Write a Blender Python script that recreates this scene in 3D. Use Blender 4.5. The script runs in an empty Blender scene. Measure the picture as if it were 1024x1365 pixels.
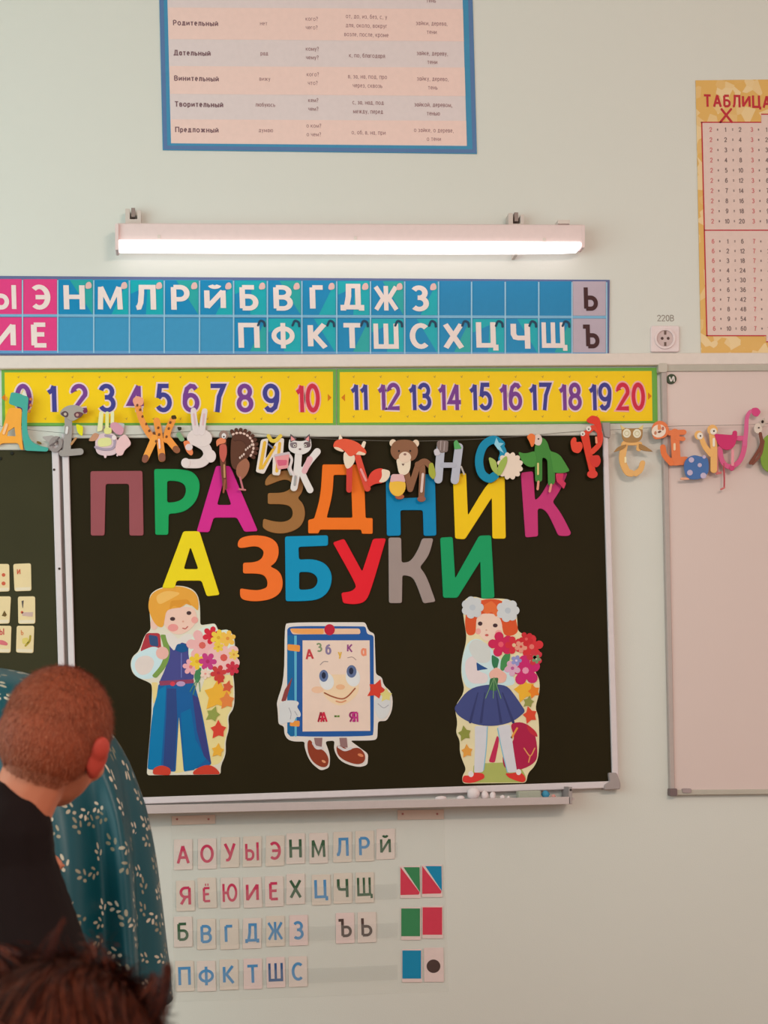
import bpy, bmesh, math, random
from mathutils import Vector, Matrix
from mathutils.geometry import tessellate_polygon
random.seed(7)
S = bpy.context.scene
COL = S.collection

# ------------------------------------------------------------------ camera
CAM = Vector((-0.54, -4.5, 1.02)); F_PX = 2140.0; PPX, PPY = 512.0, 1000.0
YAW, ROLL = math.radians(6.8), math.radians(1.65)
FWD = Vector((math.sin(YAW), math.cos(YAW), 0))
R0 = Vector((math.cos(YAW), -math.sin(YAW), 0)); U0 = Vector((0, 0, 1))
RIGHT = R0 * math.cos(ROLL) - U0 * math.sin(ROLL)
UP = U0 * math.cos(ROLL) + R0 * math.sin(ROLL)
cd = bpy.data.cameras.new('camera'); cam = bpy.data.objects.new('camera', cd); COL.objects.link(cam)
M = Matrix((RIGHT, UP, -FWD)).transposed().to_4x4(); M.translation = CAM
cam.matrix_world = M
cd.sensor_width = 36; cd.lens = F_PX / 1365 * 36
cd.shift_x = 0; cd.shift_y = (PPY - 682.5) / 1365
cd.clip_start = 0.05
cd.dof.use_dof = True; cd.dof.focus_distance = 4.45; cd.dof.aperture_fstop = 9
S.camera = cam

# ------------------------------------------------------------------ light
w = bpy.data.worlds.new('world'); S.world = w; w.use_nodes = True
bg = w.node_tree.nodes['Background']; bg.inputs[0].default_value = (1.0, 0.90, 0.87, 1); bg.inputs[1].default_value = 0.65
def area(name, loc, aim, sx, sy, power, color):
    l = bpy.data.lights.new(name, 'AREA'); l.shape = 'RECTANGLE'; l.size = sx; l.size_y = sy
    l.energy = power; l.color = color
    o = bpy.data.objects.new(name, l); COL.objects.link(o); o.location = loc
    o.rotation_euler = (Vector(aim) - Vector(loc)).to_track_quat('-Z', 'Y').to_euler()
    return o
area('window_daylight', (-2.5, -1.9, 1.75), (0.3, 0.4, 1.7), 1.8, 1.5, 27, (0.66, 0.99, 1.0))
area('window_daylight', (-2.5, -4.3, 1.75), (0.0, -0.5, 1.4), 1.8, 1.5, 36, (0.72, 1.0, 1.0))
area('ceiling_lamp_light', (1.1, -4.8, 2.9), (0.7, 0, 0.6), 1.2, 0.3, 55, (1.0, 0.80, 0.66))
S.view_settings.view_transform = 'Standard'; S.view_settings.look = 'None'
S.view_settings.gamma = 1; S.view_settings.use_curve_mapping = False
S.view_settings.exposure = 0.11

# ------------------------------------------------------------------ helpers
def W(px, py, d=0.0):
    """world point seen at a pixel, on the plane a distance d in front of the blackboard wall"""
    u = (px - PPX) / F_PX; v = -(py - PPY) / F_PX
    r = FWD + RIGHT * u + UP * v
    t = (-d - CAM.y) / r.y
    return CAM + r * t
def ppm(px, py, d=0.0):
    return 10 / abs(W(px + 5, py, d).x - W(px - 5, py, d).x)
def lin(c):
    c = c / 255
    return c / 12.92 if c <= 0.04045 else ((c + 0.055) / 1.055) ** 2.4
MATS = {}
def mat(rgb, rough=0.6, var=0.05, scale=60, emit=0, metal=0, alpha=1, bump=0, spec=0.15):
    key = (tuple(rgb), rough, var, scale, emit, metal, alpha, bump, spec)
    if key in MATS: return MATS[key]
    m = bpy.data.materials.new('mat_%d' % len(MATS)); m.use_nodes = True
    n = m.node_tree.nodes; L = m.node_tree.links; b = n['Principled BSDF']
    c = [lin(v) for v in rgb] + [1]
    tc = n.new('ShaderNodeTexCoord'); no = n.new('ShaderNodeTexNoise'); no.inputs['Scale'].default_value = scale
    no.inputs['Detail'].default_value = 4
    L.new(tc.outputs['Object'], no.inputs['Vector'])
    r = n.new('ShaderNodeMix'); r.data_type = 'RGBA'
    r.inputs[6].default_value = [v * (1 - var) for v in c[:3]] + [1]
    r.inputs[7].default_value = [min(1, v * (1 + var)) for v in c[:3]] + [1]
    L.new(no.outputs['Fac'], r.inputs[0]); L.new(r.outputs[2], b.inputs['Base Color'])
    b.inputs['Roughness'].default_value = rough; b.inputs['Metallic'].default_value = metal
    b.inputs['Specular IOR Level'].default_value = spec
    if bump:
        bp = n.new('ShaderNodeBump'); bp.inputs['Strength'].default_value = bump; bp.inputs['Distance'].default_value = 0.002
        L.new(no.outputs['Fac'], bp.inputs['Height']); L.new(bp.outputs['Normal'], b.inputs['Normal'])
    if emit:
        b.inputs['Emission Color'].default_value = c; b.inputs['Emission Strength'].default_value = emit
    if alpha < 1: b.inputs['Alpha'].default_value = alpha
    MATS[key] = m
    return m
def tag(o, label=None, cat=None, group=None, kind=None):
    if label: o['label'] = label
    if cat: o['category'] = cat
    if group: o['group'] = group
    if kind: o['kind'] = kind
    return o
def empty(name, loc, label, cat, group=None):
    o = bpy.data.objects.new(name, None); COL.objects.link(o); o.location = loc; o.empty_display_size = 0.02
    PLOC[o.name] = Vector(loc)
    return tag(o, label, cat, group)
PLOC = {}
def wloc(p): return PLOC.get(p.name, Vector((0, 0, 0))) if p else Vector((0, 0, 0))
def mk(name, verts, faces, m, parent=None, idx=None, smooth=False, origin=None):
    """verts in world coordinates; stored relative to the parent's (or own) origin"""
    verts = [Vector(v) for v in verts]
    org = wloc(parent) if parent else (Vector(origin) if origin is not None else sum(verts, Vector()) / max(1, len(verts)))
    me = bpy.data.meshes.new(name)
    if parent:      # keep the mesh centred on itself
        c = sum(verts, Vector()) / max(1, len(verts))
    else: c = org
    me.from_pydata([v - c for v in verts], [], faces)
    for mm in (m if isinstance(m, list) else [m]): me.materials.append(mm)
    if idx: me.polygons.foreach_set('material_index', idx)
    if smooth: me.polygons.foreach_set('use_smooth', [True] * len(me.polygons))
    me.update()
    o = bpy.data.objects.new(name, me); COL.objects.link(o)
    PLOC[o.name] = c
    if parent: o.parent = parent; o.location = c - org
    else: o.location = c
    return o
class G:
    def __init__(s): s.v = []; s.f = []; s.i = []
    def add(s, v, f, i=0):
        k = len(s.v); s.v += [Vector(p) for p in v]; s.f += [tuple(a + k for a in q) for q in f]; s.i += [i] * len(f); return s
    def box(s, a, b, bev=0, i=0):
        x0, y0, z0 = [min(p, q) for p, q in zip(a, b)]; x1, y1, z1 = [max(p, q) for p, q in zip(a, b)]
        if not bev:
            v = [(x, y, z) for z in (z0, z1) for y in (y0, y1) for x in (x0, x1)]
            return s.add(v, [(0, 2, 3, 1), (4, 5, 7, 6), (0, 1, 5, 4), (2, 6, 7, 3), (0, 4, 6, 2), (1, 3, 7, 5)], i)
        bm = bmesh.new(); bmesh.ops.create_cube(bm, size=1)
        for vv in bm.verts:
            vv.co = Vector(((x0 + x1) / 2 + vv.co.x * (x1 - x0), (y0 + y1) / 2 + vv.co.y * (y1 - y0), (z0 + z1) / 2 + vv.co.z * (z1 - z0)))
        bmesh.ops.bevel(bm, geom=bm.edges[:], offset=bev, segments=2, affect='EDGES', profile=0.5)
        s.bm(bm, i); return s
    def bm(s, bm, i=0):
        bm.verts.index_update()
        s.add([v.co.copy() for v in bm.verts], [tuple(v.index for v in f.verts) for f in bm.faces], i); bm.free()
    def tube(s, pts, r, n=8, i=0):
        pts = [Vector(p) for p in pts]; rr = r if isinstance(r, (list, tuple)) else [r] * len(pts)
        V = []; Fc = []
        for k, p in enumerate(pts):
            t = (pts[min(k + 1, len(pts) - 1)] - pts[max(k - 1, 0)]).normalized()
            a = t.orthogonal().normalized() if k == 0 else (a - t * a.dot(t)).normalized()
            b = t.cross(a)
            for j in range(n):
                an = 2 * math.pi * j / n; V.append(p + (a * math.cos(an) + b * math.sin(an)) * rr[k])
        for k in range(len(pts) - 1):
            for j in range(n): Fc.append((k * n + j, k * n + (j + 1) % n, (k + 1) * n + (j + 1) % n, (k + 1) * n + j))
        Fc.append(tuple(range(n))[::-1]); Fc.append(tuple((len(pts) - 1) * n + j for j in range(n)))
        return s.add(V, Fc, i)
    def ball(s, c, r, rot=None, n=3, i=0):
        bm = bmesh.new(); bmesh.ops.create_icosphere(bm, subdivisions=n, radius=1)
        r = r if isinstance(r, (list, tuple)) else (r, r, r)
        for v in bm.verts:
            p = Vector((v.co.x * r[0], v.co.y * r[1], v.co.z * r[2]))
            if rot: p = rot @ p
            v.co = p + Vector(c)
        s.bm(bm, i); return s
    def caps(s, a, b, ra, rb, n=2):
        a = Vector(a); b = Vector(b); L = (b - a).length; k = max(2, int(L / (min(ra, rb) * 0.3)) + 1)
        for j in range(k + 1):
            t = j / k; s.ball(a.lerp(b, t), ra + (rb - ra) * t, n=n)
        return s
    def make(s, name, m, parent=None, smooth=False, origin=None):
        return mk(name, s.v, s.f, m, parent, s.i if isinstance(m, list) else None, smooth, origin)
def organic(name, g, m, parent, voxel=0.006, smooth=6, keep=None):
    """one continuous surface grown from overlapping volumes"""
    me = bpy.data.meshes.new('tmp'); me.from_pydata(g.v, [], g.f)
    o = bpy.data.objects.new('tmp', me); COL.objects.link(o)
    a = o.modifiers.new('r', 'REMESH'); a.mode = 'VOXEL'; a.voxel_size = voxel
    b = o.modifiers.new('s', 'SMOOTH'); b.iterations = smooth; b.factor = 0.5
    dg = bpy.context.evaluated_depsgraph_get()
    e = o.evaluated_get(dg).to_mesh()
    V = [v.co.copy() for v in e.vertices]; Fc = [tuple(p.vertices) for p in e.polygons]
    o.evaluated_get(dg).to_mesh_clear(); bpy.data.objects.remove(o)
    if keep:
        Fc = [f for f in Fc if all(keep(V[i]) for i in f)]
        used = sorted({i for f in Fc for i in f}); mp = {a: b for b, a in enumerate(used)}
        V = [V[i] for i in used]; Fc = [tuple(mp[i] for i in f) for f in Fc]
    return mk(name, V, Fc, m, parent, smooth=True)

# 2-D outlines
def rnd(pts, r, n=4):
    """round every corner of a closed outline"""
    if r <= 0: return [tuple(p) for p in pts]
    out = []; N = len(pts)
    for i in range(N):
        p0, p1, p2 = Vector(pts[i - 1]), Vector(pts[i]), Vector(pts[(i + 1) % N])
        a = p0 - p1; b = p2 - p1
        if a.length < 1e-6 or b.length < 1e-6: continue
        q = r if (-a).angle(b) > .96 else 1e9      # gentle turns are drawn as one curve
        ra = min(q, a.length * 0.49); rb = min(q, b.length * 0.49)
        A = p1 + a.normalized() * ra; B = p1 + b.normalized() * rb
        for k in range(n + 1):
            t = k / n; q = A * (1 - t) ** 2 + p1 * 2 * t * (1 - t) + B * t * t
            out.append((q.x, q.y))
    return out
def ell(cx, cy, rx, ry=None, rot=0, n=22, a0=0, a1=360):
    ry = rx if ry is None else ry; c, s = math.cos(math.radians(rot)), math.sin(math.radians(rot)); out = []
    full = abs(a1 - a0) >= 360
    for k in range(n if full else n + 1):
        a = math.radians(a0 + (a1 - a0) * k / n); x, y = rx * math.cos(a), ry * math.sin(a)
        out.append((cx + x * c - y * s, cy + x * s + y * c))
    return out
def smoothline(pts, n=5):
    P = [Vector(p) for p in pts]
    if len(P) < 3: return P
    Q = [P[0] * 2 - P[1]] + P + [P[-1] * 2 - P[-2]]; out = []
    for i in range(1, len(Q) - 2):
        for k in range(n):
            t = k / n; a, b, c, d = Q[i - 1], Q[i], Q[i + 1], Q[i + 2]
            out.append(0.5 * ((2 * b) + (c - a) * t + (2 * a - 5 * b + 4 * c - d) * t * t + (3 * b - a - 3 * c + d) * t ** 3))
    return out + [P[-1]]
def stroke(pts, w, w2=None, curve=True):
    P = smoothline(pts) if curve else [Vector(p) for p in pts]
    w2 = w if w2 is None else w2; n = len(P); Lf = []; Rt = []
    for i, p in enumerate(P):
        t = (P[min(i + 1, n - 1)] - P[max(i - 1, 0)]).normalized(); nn = Vector((-t.y, t.x)); h = (w + (w2 - w) * i / (n - 1)) / 2
        Lf.append(p + nn * h); Rt.append(p - nn * h)
    def cap(c, t, h):
        a = math.atan2(t.y, t.x); return [Vector((c.x + h * math.cos(a + q), c.y + h * math.sin(a + q))) for q in [math.radians(x) for x in (60, 30, 0, -30, -60)]]
    te = (P[-1] - P[-2]).normalized(); ts = (P[0] - P[1]).normalized()
    out = Lf + cap(P[-1], te, w2 / 2) + Rt[::-1] + cap(P[0], ts, w / 2)
    return [(p.x, p.y) for p in out]
def Zf(ox, oy, s): return lambda *p: [(ox + a * s, oy + b * s) for a, b in p]
def area2(r): return sum(r[i - 1][0] * r[i][1] - r[i][0] * r[i - 1][1] for i in range(len(r))) / 2
def inset(r, c):
    out = []; N = len(r)
    for i in range(N):
        p0, p1, p2 = Vector(r[i - 1]), Vector(r[i]), Vector(r[(i + 1) % N])
        a = (p1 - p0); b = (p2 - p1)
        if a.length < 1e-9 or b.length < 1e-9: out.append(r[i]); continue
        na = Vector((-a.y, a.x)).normalized(); nb = Vector((-b.y, b.x)).normalized()
        m = na + nb
        if m.length < 0.3: out.append(tuple(p1 + na * c)); continue
        m = m.normalized(); k = c / max(0.5, m.dot(na)); out.append(tuple(p1 + m * k))
    return out
def prism(g, rings, yb, yf, ch=0.0, i=0):
    """rings: outline (+ holes) in world x,z. Solid between distance yb and yf from the wall."""
    R = []
    for k, r in enumerate(rings):
        r = [tuple(p) for p in r]
        q = [r[0]]
        for p in r[1:]:
            if (Vector(p) - Vector(q[-1])).length > 1e-5: q.append(p)
        if (Vector(q[0]) - Vector(q[-1])).length < 1e-5: q.pop()
        if len(q) < 3: continue
        if (area2(q) > 0) != (k == 0): q = q[::-1]
        R.append(q)
    if not R: return g
    fr = [inset(q, ch) for q in R] if ch else R
    flat = [p for q in fr for p in q]; n = len(flat)
    tris = tessellate_polygon([[Vector((p[0], p[1], 0)) for p in q] for q in fr])
    V = [(x, -yf, z) for x, z in flat]; Fc = []
    for t in tris:
        a, b, c = [Vector(flat[j]) for j in t]
        ar = (b - a).cross(c - a)
        Fc.append(tuple(t) if ar > 0 else tuple(t[::-1]))
    if ch: V += [(x, -(yf - ch), z) for q in R for x, z in q]
    V += [(x, -yb, z) for q in R for x, z in q]
    lv = 2 if ch else 1; k = 0
    for q in R:
        for j in range(len(q)):
            a = k + j; b = k + (j + 1) % len(q)
            for l in range(lv): Fc.append((a + l * n, a + (l + 1) * n, b + (l + 1) * n, b + l * n))
        k += len(q)
    Fc += [tuple(j + lv * n for j in f[::-1]) for f in Fc[:len(tris)]]
    return g.add(V, Fc, i)
def P2(pts, d):
    out = []
    for p in pts:
        q = W(p[0], p[1], d); out.append((q.x, q.z))
    return out
def cut(name, rings, m, d, th, parent=None, ch=0.0004, more=(), back=None):
    """flat cut-out standing d..d+th off the wall, outline given where the camera sees it"""
    g = G()
    if rings and isinstance(rings[0][0], (int, float)): rings = [rings]
    prism(g, [P2(r, d + th) for r in rings], d if back is None else back, d + th, ch)
    for r in more: prism(g, [P2(r, d + th)], d if back is None else back, d + th, ch)
    return g.make(name, m, parent)

# lettering: every character is built from strokes
def arc(cx, cy, rx, ry, a0, a1, n=12): return [(cx + rx * math.cos(math.radians(a0 + (a1 - a0) * k / n)), cy + ry * math.sin(math.radians(a0 + (a1 - a0) * k / n))) for k in range(n + 1)]
def bowl(y0, y1, xs=.5, x1=1.0): return [(0, y1), (xs, y1)] + arc(xs, (y0 + y1) / 2, x1 - xs, (y1 - y0) / 2, 80, -80, 10) + [(xs, y0), (0, y0)]
V0 = [(0, 0), (0, 1)]; V1 = [(1, 0), (1, 1)]
_I = [V0, [(0.0, .02), (1, .98)], V1]; _br = arc(.5, 1.32, .26, .13, 190, 350, 8); _O = arc(.5, .5, .5, .5, 90, 450, 28)
_E = [V0, [(0, 1), (.95, 1)], [(0, .53), (.85, .53)], [(0, 0), (1, 0)]]
SG = {'А': (.72, [[(0, -.07), (.5, 1.04)], [(.5, 1.04), (1, -.07)], [(.2, .3), (.8, .3)]]), 'Б': (.6, [V0, [(0, 1), (.9, 1)], bowl(0, .57)]), 'В': (.62, [V0, bowl(0, .53), bowl(.53, 1, .45, .93)]),
 'Г': (.5, [V0, [(0, 1), (1, 1)]]), 'Д': (.76, [[(.18, 0), (.3, .5), (.32, 1), (.82, 1), (.82, 0)], [(0, -.16), (0, 0), (1, 0), (1, -.16)]]), 'Е': (.54, _E), 'Ё': (.54, _E + [[(.22, 1.26), (.38, 1.26)], [(.62, 1.26), (.78, 1.26)]]),
 'Ж': (.98, [[(.5, -.08), (.5, 1.08)], [(0, -.04), (.36, .5), (.0, 1.04)], [(1, -.04), (.64, .5), (1, 1.04)], [(.3, .5), (.7, .5)]]), 'З': (.56, [[(0, .88)] + arc(.42, .76, .5, .24, 125, -75, 12) + [(.3, .53)], [(.3, .53)] + arc(.42, .26, .58, .27, 80, -140, 14)]),
 'И': (.7, _I), 'Й': (.7, _I + [_br]), 'К': (.64, [V0, [(.95, 1.04), (.25, .52), (1, -.06)], [(0, .52), (.3, .52)]]), 'Л': (.68, [[(-.08, 0), (.08, .02), (.2, .25), (.26, .7), (.27, 1), (1, 1), (1, -.08)]]), 'М': (.84, [[(0, -.08), (.04, 1)], [(.04, 1.0), (.5, .12), (.96, 1.0)], [(1, -.08), (.96, 1)]]),
 'Н': (.68, [[(0, -.08), (0, 1.08)], [(1, -.08), (1, 1.08)], [(0, .52), (1, .52)]]), 'О': (.74, [_O]), 'П': (.68, [[(0, -.08), (0, 1), (1, 1), (1, -.08)]]), 'Р': (.6, [[(0, -.08), (0, 1)], bowl(.42, 1)]), 'С': (.66, [arc(.55, .5, .55, .5, 50, 310, 20)]),
 'Т': (.64, [[(-.08, 1), (1.08, 1)], [(.5, -.08), (.5, 1)]]), 'У': (.66, [[(0, 1.05), (.55, .3)], [(1, 1.05), (.45, .1), (.3, 0), (.06, 0)]]), 'Ф': (.84, [[(.5, -.1), (.5, 1.1)], arc(.5, .5, .5, .34, 90, 450, 24)]), 'Х': (.68, [[(0, -.05), (1, 1.05)], [(0, 1.05), (1, -.05)]]),
 'Ц': (.72, [[(0, 1.08), (0, 0), (1, 0)], [(.88, 1.08), (.88, 0)], [(1.03, .03), (1.03, -.24)]]), 'Ч': (.62, [[(0, 1.08), (0, .6), (.12, .45), (.35, .42), (1, .42)], [(1, -.08), (1, 1.08)]]), 'Ш': (.92, [[(0, 1.08), (0, 0), (1, 0), (1, 1.08)], [(.5, 0), (.5, 1.08)]]),
 'Щ': (.98, [[(0, 1.08), (0, 0), (1.03, 0)], [(.46, 0), (.46, 1.08)], [(.92, 0), (.92, 1.08)], [(1.05, .03), (1.05, -.24)]]), 'Ъ': (.74, [[(-.08, 1), (.28, 1), (.28, 0)], [(.28 + x * .72, y) for x, y in bowl(0, .56)]]), 'Ы': (.86, [V0, [(x * .6, y) for x, y in bowl(0, .56)], [(1, -.08), (1, 1.08)]]),
 'Ь': (.6, [V0 + [(0, 1.08)], bowl(0, .56)]), 'Э': (.66, [arc(.45, .5, .55, .5, 130, -130, 20), [(.2, .5), (1, .5)]]), 'Ю': (.98, [[(0, -.08), (0, 1.08)], [(0, .5), (.35, .5)], arc(.67, .5, .33, .5, 90, 450, 24)]), 'Я': (.62, [[(1, -.08), (1, 1)], [(1 - x, y) for x, y in bowl(.42, 1)], [(.55, .44), (0, -.05)]]),
 '-': (.4, [[(0, .5), (1, .5)]]), '=': (.45, [[(0, .34), (1, .34)], [(0, .66), (1, .66)]]), '×': (.4, [[(.1, .25), (.9, .7)], [(.1, .7), (.9, .25)]]), '2': (.58, [[(0.02, .74)] + arc(.48, .72, .5, .28, 170, -20, 12) + [(.0, .0), (1.06, .0)]]), '0': (.58, [_O]),
 '1': (.32, [[(1, -.08), (1, 1.0)], [(1, 1.0), (.6, .82), (-.2, .72)]]), '3': (.57, [[(.0, .82)] + arc(.45, .76, .47, .24, 150, -80, 12) + [(.3, .53)], [(.3, .53)] + arc(.46, .265, .54, .27, 85, -155, 14)]), '4': (.62, [[(.72, -.08), (.72, 1)], [(.72, 1.0), (0, .26), (1.08, .26)]]),
 '5': (.57, [[(.95, 1), (.22, 1), (.08, .5)], [(.08, .5)] + arc(.47, .32, .53, .32, 110, -150, 14)]), '6': (.58, [[(.93, .86), (.75, .98), (.5, 1.0), (.2, .88), (.04, .6), (.0, .3)], arc(.5, .31, .5, .31, 90, 450, 22)]), '7': (.57, [[(-.08, 1), (1, 1), (.6, .55), (.42, -.08)]]),
 '8': (.58, [arc(.5, .765, .42, .235, 90, 450, 20), arc(.5, .27, .5, .27, 90, 450, 22)]), '9': (.58, [arc(.5, .69, .5, .31, 90, 450, 22), [(1, .7), (.96, .4), (.8, .12), (.5, .0), (.25, .02), (.07, .14)]])}
def low(ch, f=.73):
    w, ls = SG[ch]; return (w * .8, [[(x, y * f) for x, y in l] for l in ls])
for _a, _b in zip('вгдежзийклмнопстхцчшщъыьэюя', 'ВГДЕЖЗИЙКЛМНОПСТХЦЧШЩЪЫЬЭЮЯ'): SG[_a] = low(_b)
SG['а'] = (.5, [arc(.45, .35, .45, .36, 90, 450, 20), [(.95, .76), (.95, -.06)]]); SG['е'] = (.5, [[(.05, .38), (.95, .38)] + arc(.5, .38, .48, .36, 0, 310, 18)])
SG['б'] = (.52, [arc(.5, .34, .5, .34, 90, 450, 20), [(0, .34), (.04, .7), (.3, .9), (.9, 1.02)]]); SG['р'] = (.52, [[(0, .76), (0, -.3)], arc(.5, .35, .5, .36, 90, 450, 20)])
SG['у'] = (.5, [[(0, .76), (.5, .08)], [(1, .76), (.4, -.2), (.1, -.26)]]); SG['ф'] = (.7, [[(.5, 1), (.5, -.3)], arc(.5, .35, .5, .34, 90, 450, 22)])
SG['?'] = (.45, [[(0, .8), (.2, 1), (.8, 1), (1, .75), (.5, .5), (.5, .25)], [(.5, .08), (.5, -.08)]]); SG[','] = (.2, [[(.6, .08), (.3, -.18)]]); SG['.'] = (.2, [[(.5, .06), (.5, -.08)]])
def ribbon(P, w):
    """open centre line -> flat strip with mitred corners"""
    P = [Vector(p) for p in P]; n = len(P); L_, R_ = [], []
    closed = (P[0] - P[-1]).length < 1e-6
    for i, p in enumerate(P):
        a = (P[i] - P[i - 1]) if i else ((P[0] - P[-2]) if closed else P[1] - P[0]); b = (P[i + 1] - P[i]) if i < n - 1 else ((P[1] - P[0]) if closed else P[-1] - P[-2])
        a = a.normalized(); b = b.normalized(); na = Vector((-a.y, a.x)); nb = Vector((-b.y, b.x)); m = na + nb
        m = m.normalized() if m.length > .2 else na; k = (w / 2) / max(.55, m.dot(na)); L_.append(p + m * k); R_.append(p - m * k)
    return L_, R_
def strokegeo(g, ch, tr, sw, d, th, i=0, inner=None):
    """one character built from strokes; tr maps unit coordinates to world x,z"""
    w, lines = SG[ch]; base = inner or sw
    for k, ln in enumerate(lines):
        P = [((base / 2 + x * (w - base)), (base / 2 + y * (1 - base))) for x, y in ln]
        L_, R_ = ribbon(P, sw); n = len(P); y = -(d + th + .00002 * k)
        V = [(*tr(p), y) for p in L_] + [(*tr(p), y) for p in R_] + [(*tr(p), -d) for p in L_] + [(*tr(p), -d) for p in R_]
        V = [(a, c, b) for a, b, c in V]; F = []
        for j in range(n - 1): F += [(j, n + j, n + j + 1, j + 1), (j, j + 1, 2 * n + j + 1, 2 * n + j), (n + j, 3 * n + j, 3 * n + j + 1, n + j + 1)]
        F += [(0, 2 * n, 3 * n, n), (n - 1, 2 * n - 1, 4 * n - 1, 3 * n - 1)]
        g.add(V, F, i)
def textgeo(g, s, px, py, hpx, d, th, key='r', wf=1.0, align='c', gap=0.09, i=0, tilt=0.0):
    """text whose capitals are hpx pixels high, middle of the capitals at the pixel"""
    c = W(px, py, d + th); H = hpx / ppm(px, py, d + th)
    sw, inner = {'r': (.12, None), 'b': (.175, None), 't': (.15, None), 'h0': (.155, None), 'h1': (.27, .155)}[key]
    tot = sum(SG[ch][0] + gap if ch != ' ' else .35 for ch in s) - gap; x = {'c': -tot / 2, 'l': 0, 'r': -tot}[align]
    ct, st = math.cos(tilt), math.sin(tilt)
    for ch in s:
        if ch == ' ': x += .35; continue
        def tr(p, x=x):
            a = (p[0] + x) * H * wf; b = (p[1] - .5) * H
            return c.x + a * ct - b * st, c.z + a * st + b * ct
        strokegeo(g, ch, tr, sw, d, th, i, inner); x += SG[ch][0] + gap
    return g
def text(name, s, px, py, hpx, m, d, parent=None, th=0.0006, **k):
    g = G(); textgeo(g, s, px, py, hpx, d, th, **k); return g.make(name, m, parent)
def quadbox(g, q, d0, d1, i=0, ch=0):
    prism(g, [P2(q, d1)], d0, d1, ch, i); return g
def rect(x0, y0, x1, y1): return [(x0, y0), (x1, y0), (x1, y1), (x0, y1)]
WHITE = mat((226, 212, 208), 0.5); PAPER = mat((228, 205, 200), 0.7)
# ------------------------------------------------------------------ room
def wallmat():
    m = bpy.data.materials.new('painted_wall'); m.use_nodes = True; n = m.node_tree.nodes; L = m.node_tree.links; b = n['Principled BSDF']
    tc = n.new('ShaderNodeTexCoord'); a = n.new('ShaderNodeTexNoise'); a.inputs['Scale'].default_value = 1.3; a.inputs['Detail'].default_value = 5
    f = n.new('ShaderNodeTexNoise'); f.inputs['Scale'].default_value = 260; f.inputs['Detail'].default_value = 3
    L.new(tc.outputs['Object'], a.inputs['Vector']); L.new(tc.outputs['Object'], f.inputs['Vector'])
    r = n.new('ShaderNodeMix'); r.data_type = 'RGBA'
    r.inputs[6].default_value = (lin(213), lin(211), lin(203), 1); r.inputs[7].default_value = (lin(219), lin(215), lin(209), 1)
    L.new(a.outputs['Fac'], r.inputs[0]); L.new(r.outputs[2], b.inputs['Base Color'])
    bp = n.new('ShaderNodeBump'); bp.inputs['Strength'].default_value = 0.25; bp.inputs['Distance'].default_value = 0.001
    L.new(f.outputs['Fac'], bp.inputs['Height']); L.new(bp.outputs['Normal'], b.inputs['Normal'])
    b.inputs['Roughness'].default_value = 0.75; b.inputs['Specular IOR Level'].default_value = 0.2
    return m
WM = wallmat()
tag(G().box((-2.6, 0, 0), (3.4, 0.2, 3.2)).make('wall_front', WM), kind='structure')
g = G()
for a, b in (((-2.8, -6, 0), (-2.6, 0.2, 0.95)), ((-2.8, -6, 2.55), (-2.6, 0.2, 3.2)), ((-2.8, -0.9, 0.95), (-2.6, 0.2, 2.55)),
             ((-2.8, -3.3, 0.95), (-2.6, -2.9, 2.55)), ((-2.8, -6, 0.95), (-2.6, -5.3, 2.55))): g.box(a, b)
tag(g.make('wall_left', WM), kind='structure')
FR = mat((232, 232, 228), 0.4)
for k, (y0, y1) in enumerate(((-2.9, -0.9), (-5.3, -3.3))):
    g = G()
    for a, b in (((y0, .95), (y1, 1.02)), ((y0, 2.48), (y1, 2.55)), ((y0, .95), (y0 + .07, 2.55)), ((y1 - .07, .95), (y1, 2.55)), (((y0 + y1) / 2 - .04, .95), ((y0 + y1) / 2 + .04, 2.55))):
        g.box((-2.74, a[0], a[1]), (-2.68, b[0], b[1]))
    tag(g.make('window_%d' % (k + 1), FR), kind='structure')
def floormat():
    m = bpy.data.materials.new('linoleum'); m.use_nodes = True; n = m.node_tree.nodes; L = m.node_tree.links; b = n['Principled BSDF']
    tc = n.new('ShaderNodeTexCoord'); a = n.new('ShaderNodeTexNoise'); a.inputs['Scale'].default_value = 9; a.inputs['Detail'].default_value = 8
    r = n.new('ShaderNodeMix'); r.data_type = 'RGBA'; r.inputs[6].default_value = (0.22, 0.12, 0.06, 1); r.inputs[7].default_value = (0.36, 0.21, 0.11, 1)
    L.new(tc.outputs['Object'], a.inputs['Vector']); L.new(a.outputs['Fac'], r.inputs[0]); L.new(r.outputs[2], b.inputs['Base Color']); b.inputs['Roughness'].default_value = 0.45
    return m
tag(G().box((-2.8, -6, -0.1), (3.4, 0.2, 0)).make('floor', floormat()), kind='structure')
tag(G().box((-2.8, -6, 3.2), (3.4, 0.2, 3.3)).make('ceiling', mat((232, 230, 222), 0.8)), kind='structure')
tag(G().box((-2.6, -0.015, 0), (3.4, 0, 0.09)).make('baseboard_front', mat((120, 80, 50), 0.5)), kind='structure')
# plastic cable duct above the boards
g = G(); quadbox(g, [(-300, 475), (1290, 469), (1290, 484), (-300, 493)], 0, 0.022, ch=0.002)
tag(g.make('trim_1', mat((224, 208, 200), 0.5)), kind='structure')
quad = [(-300, 475), (1290, 470)]

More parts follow.
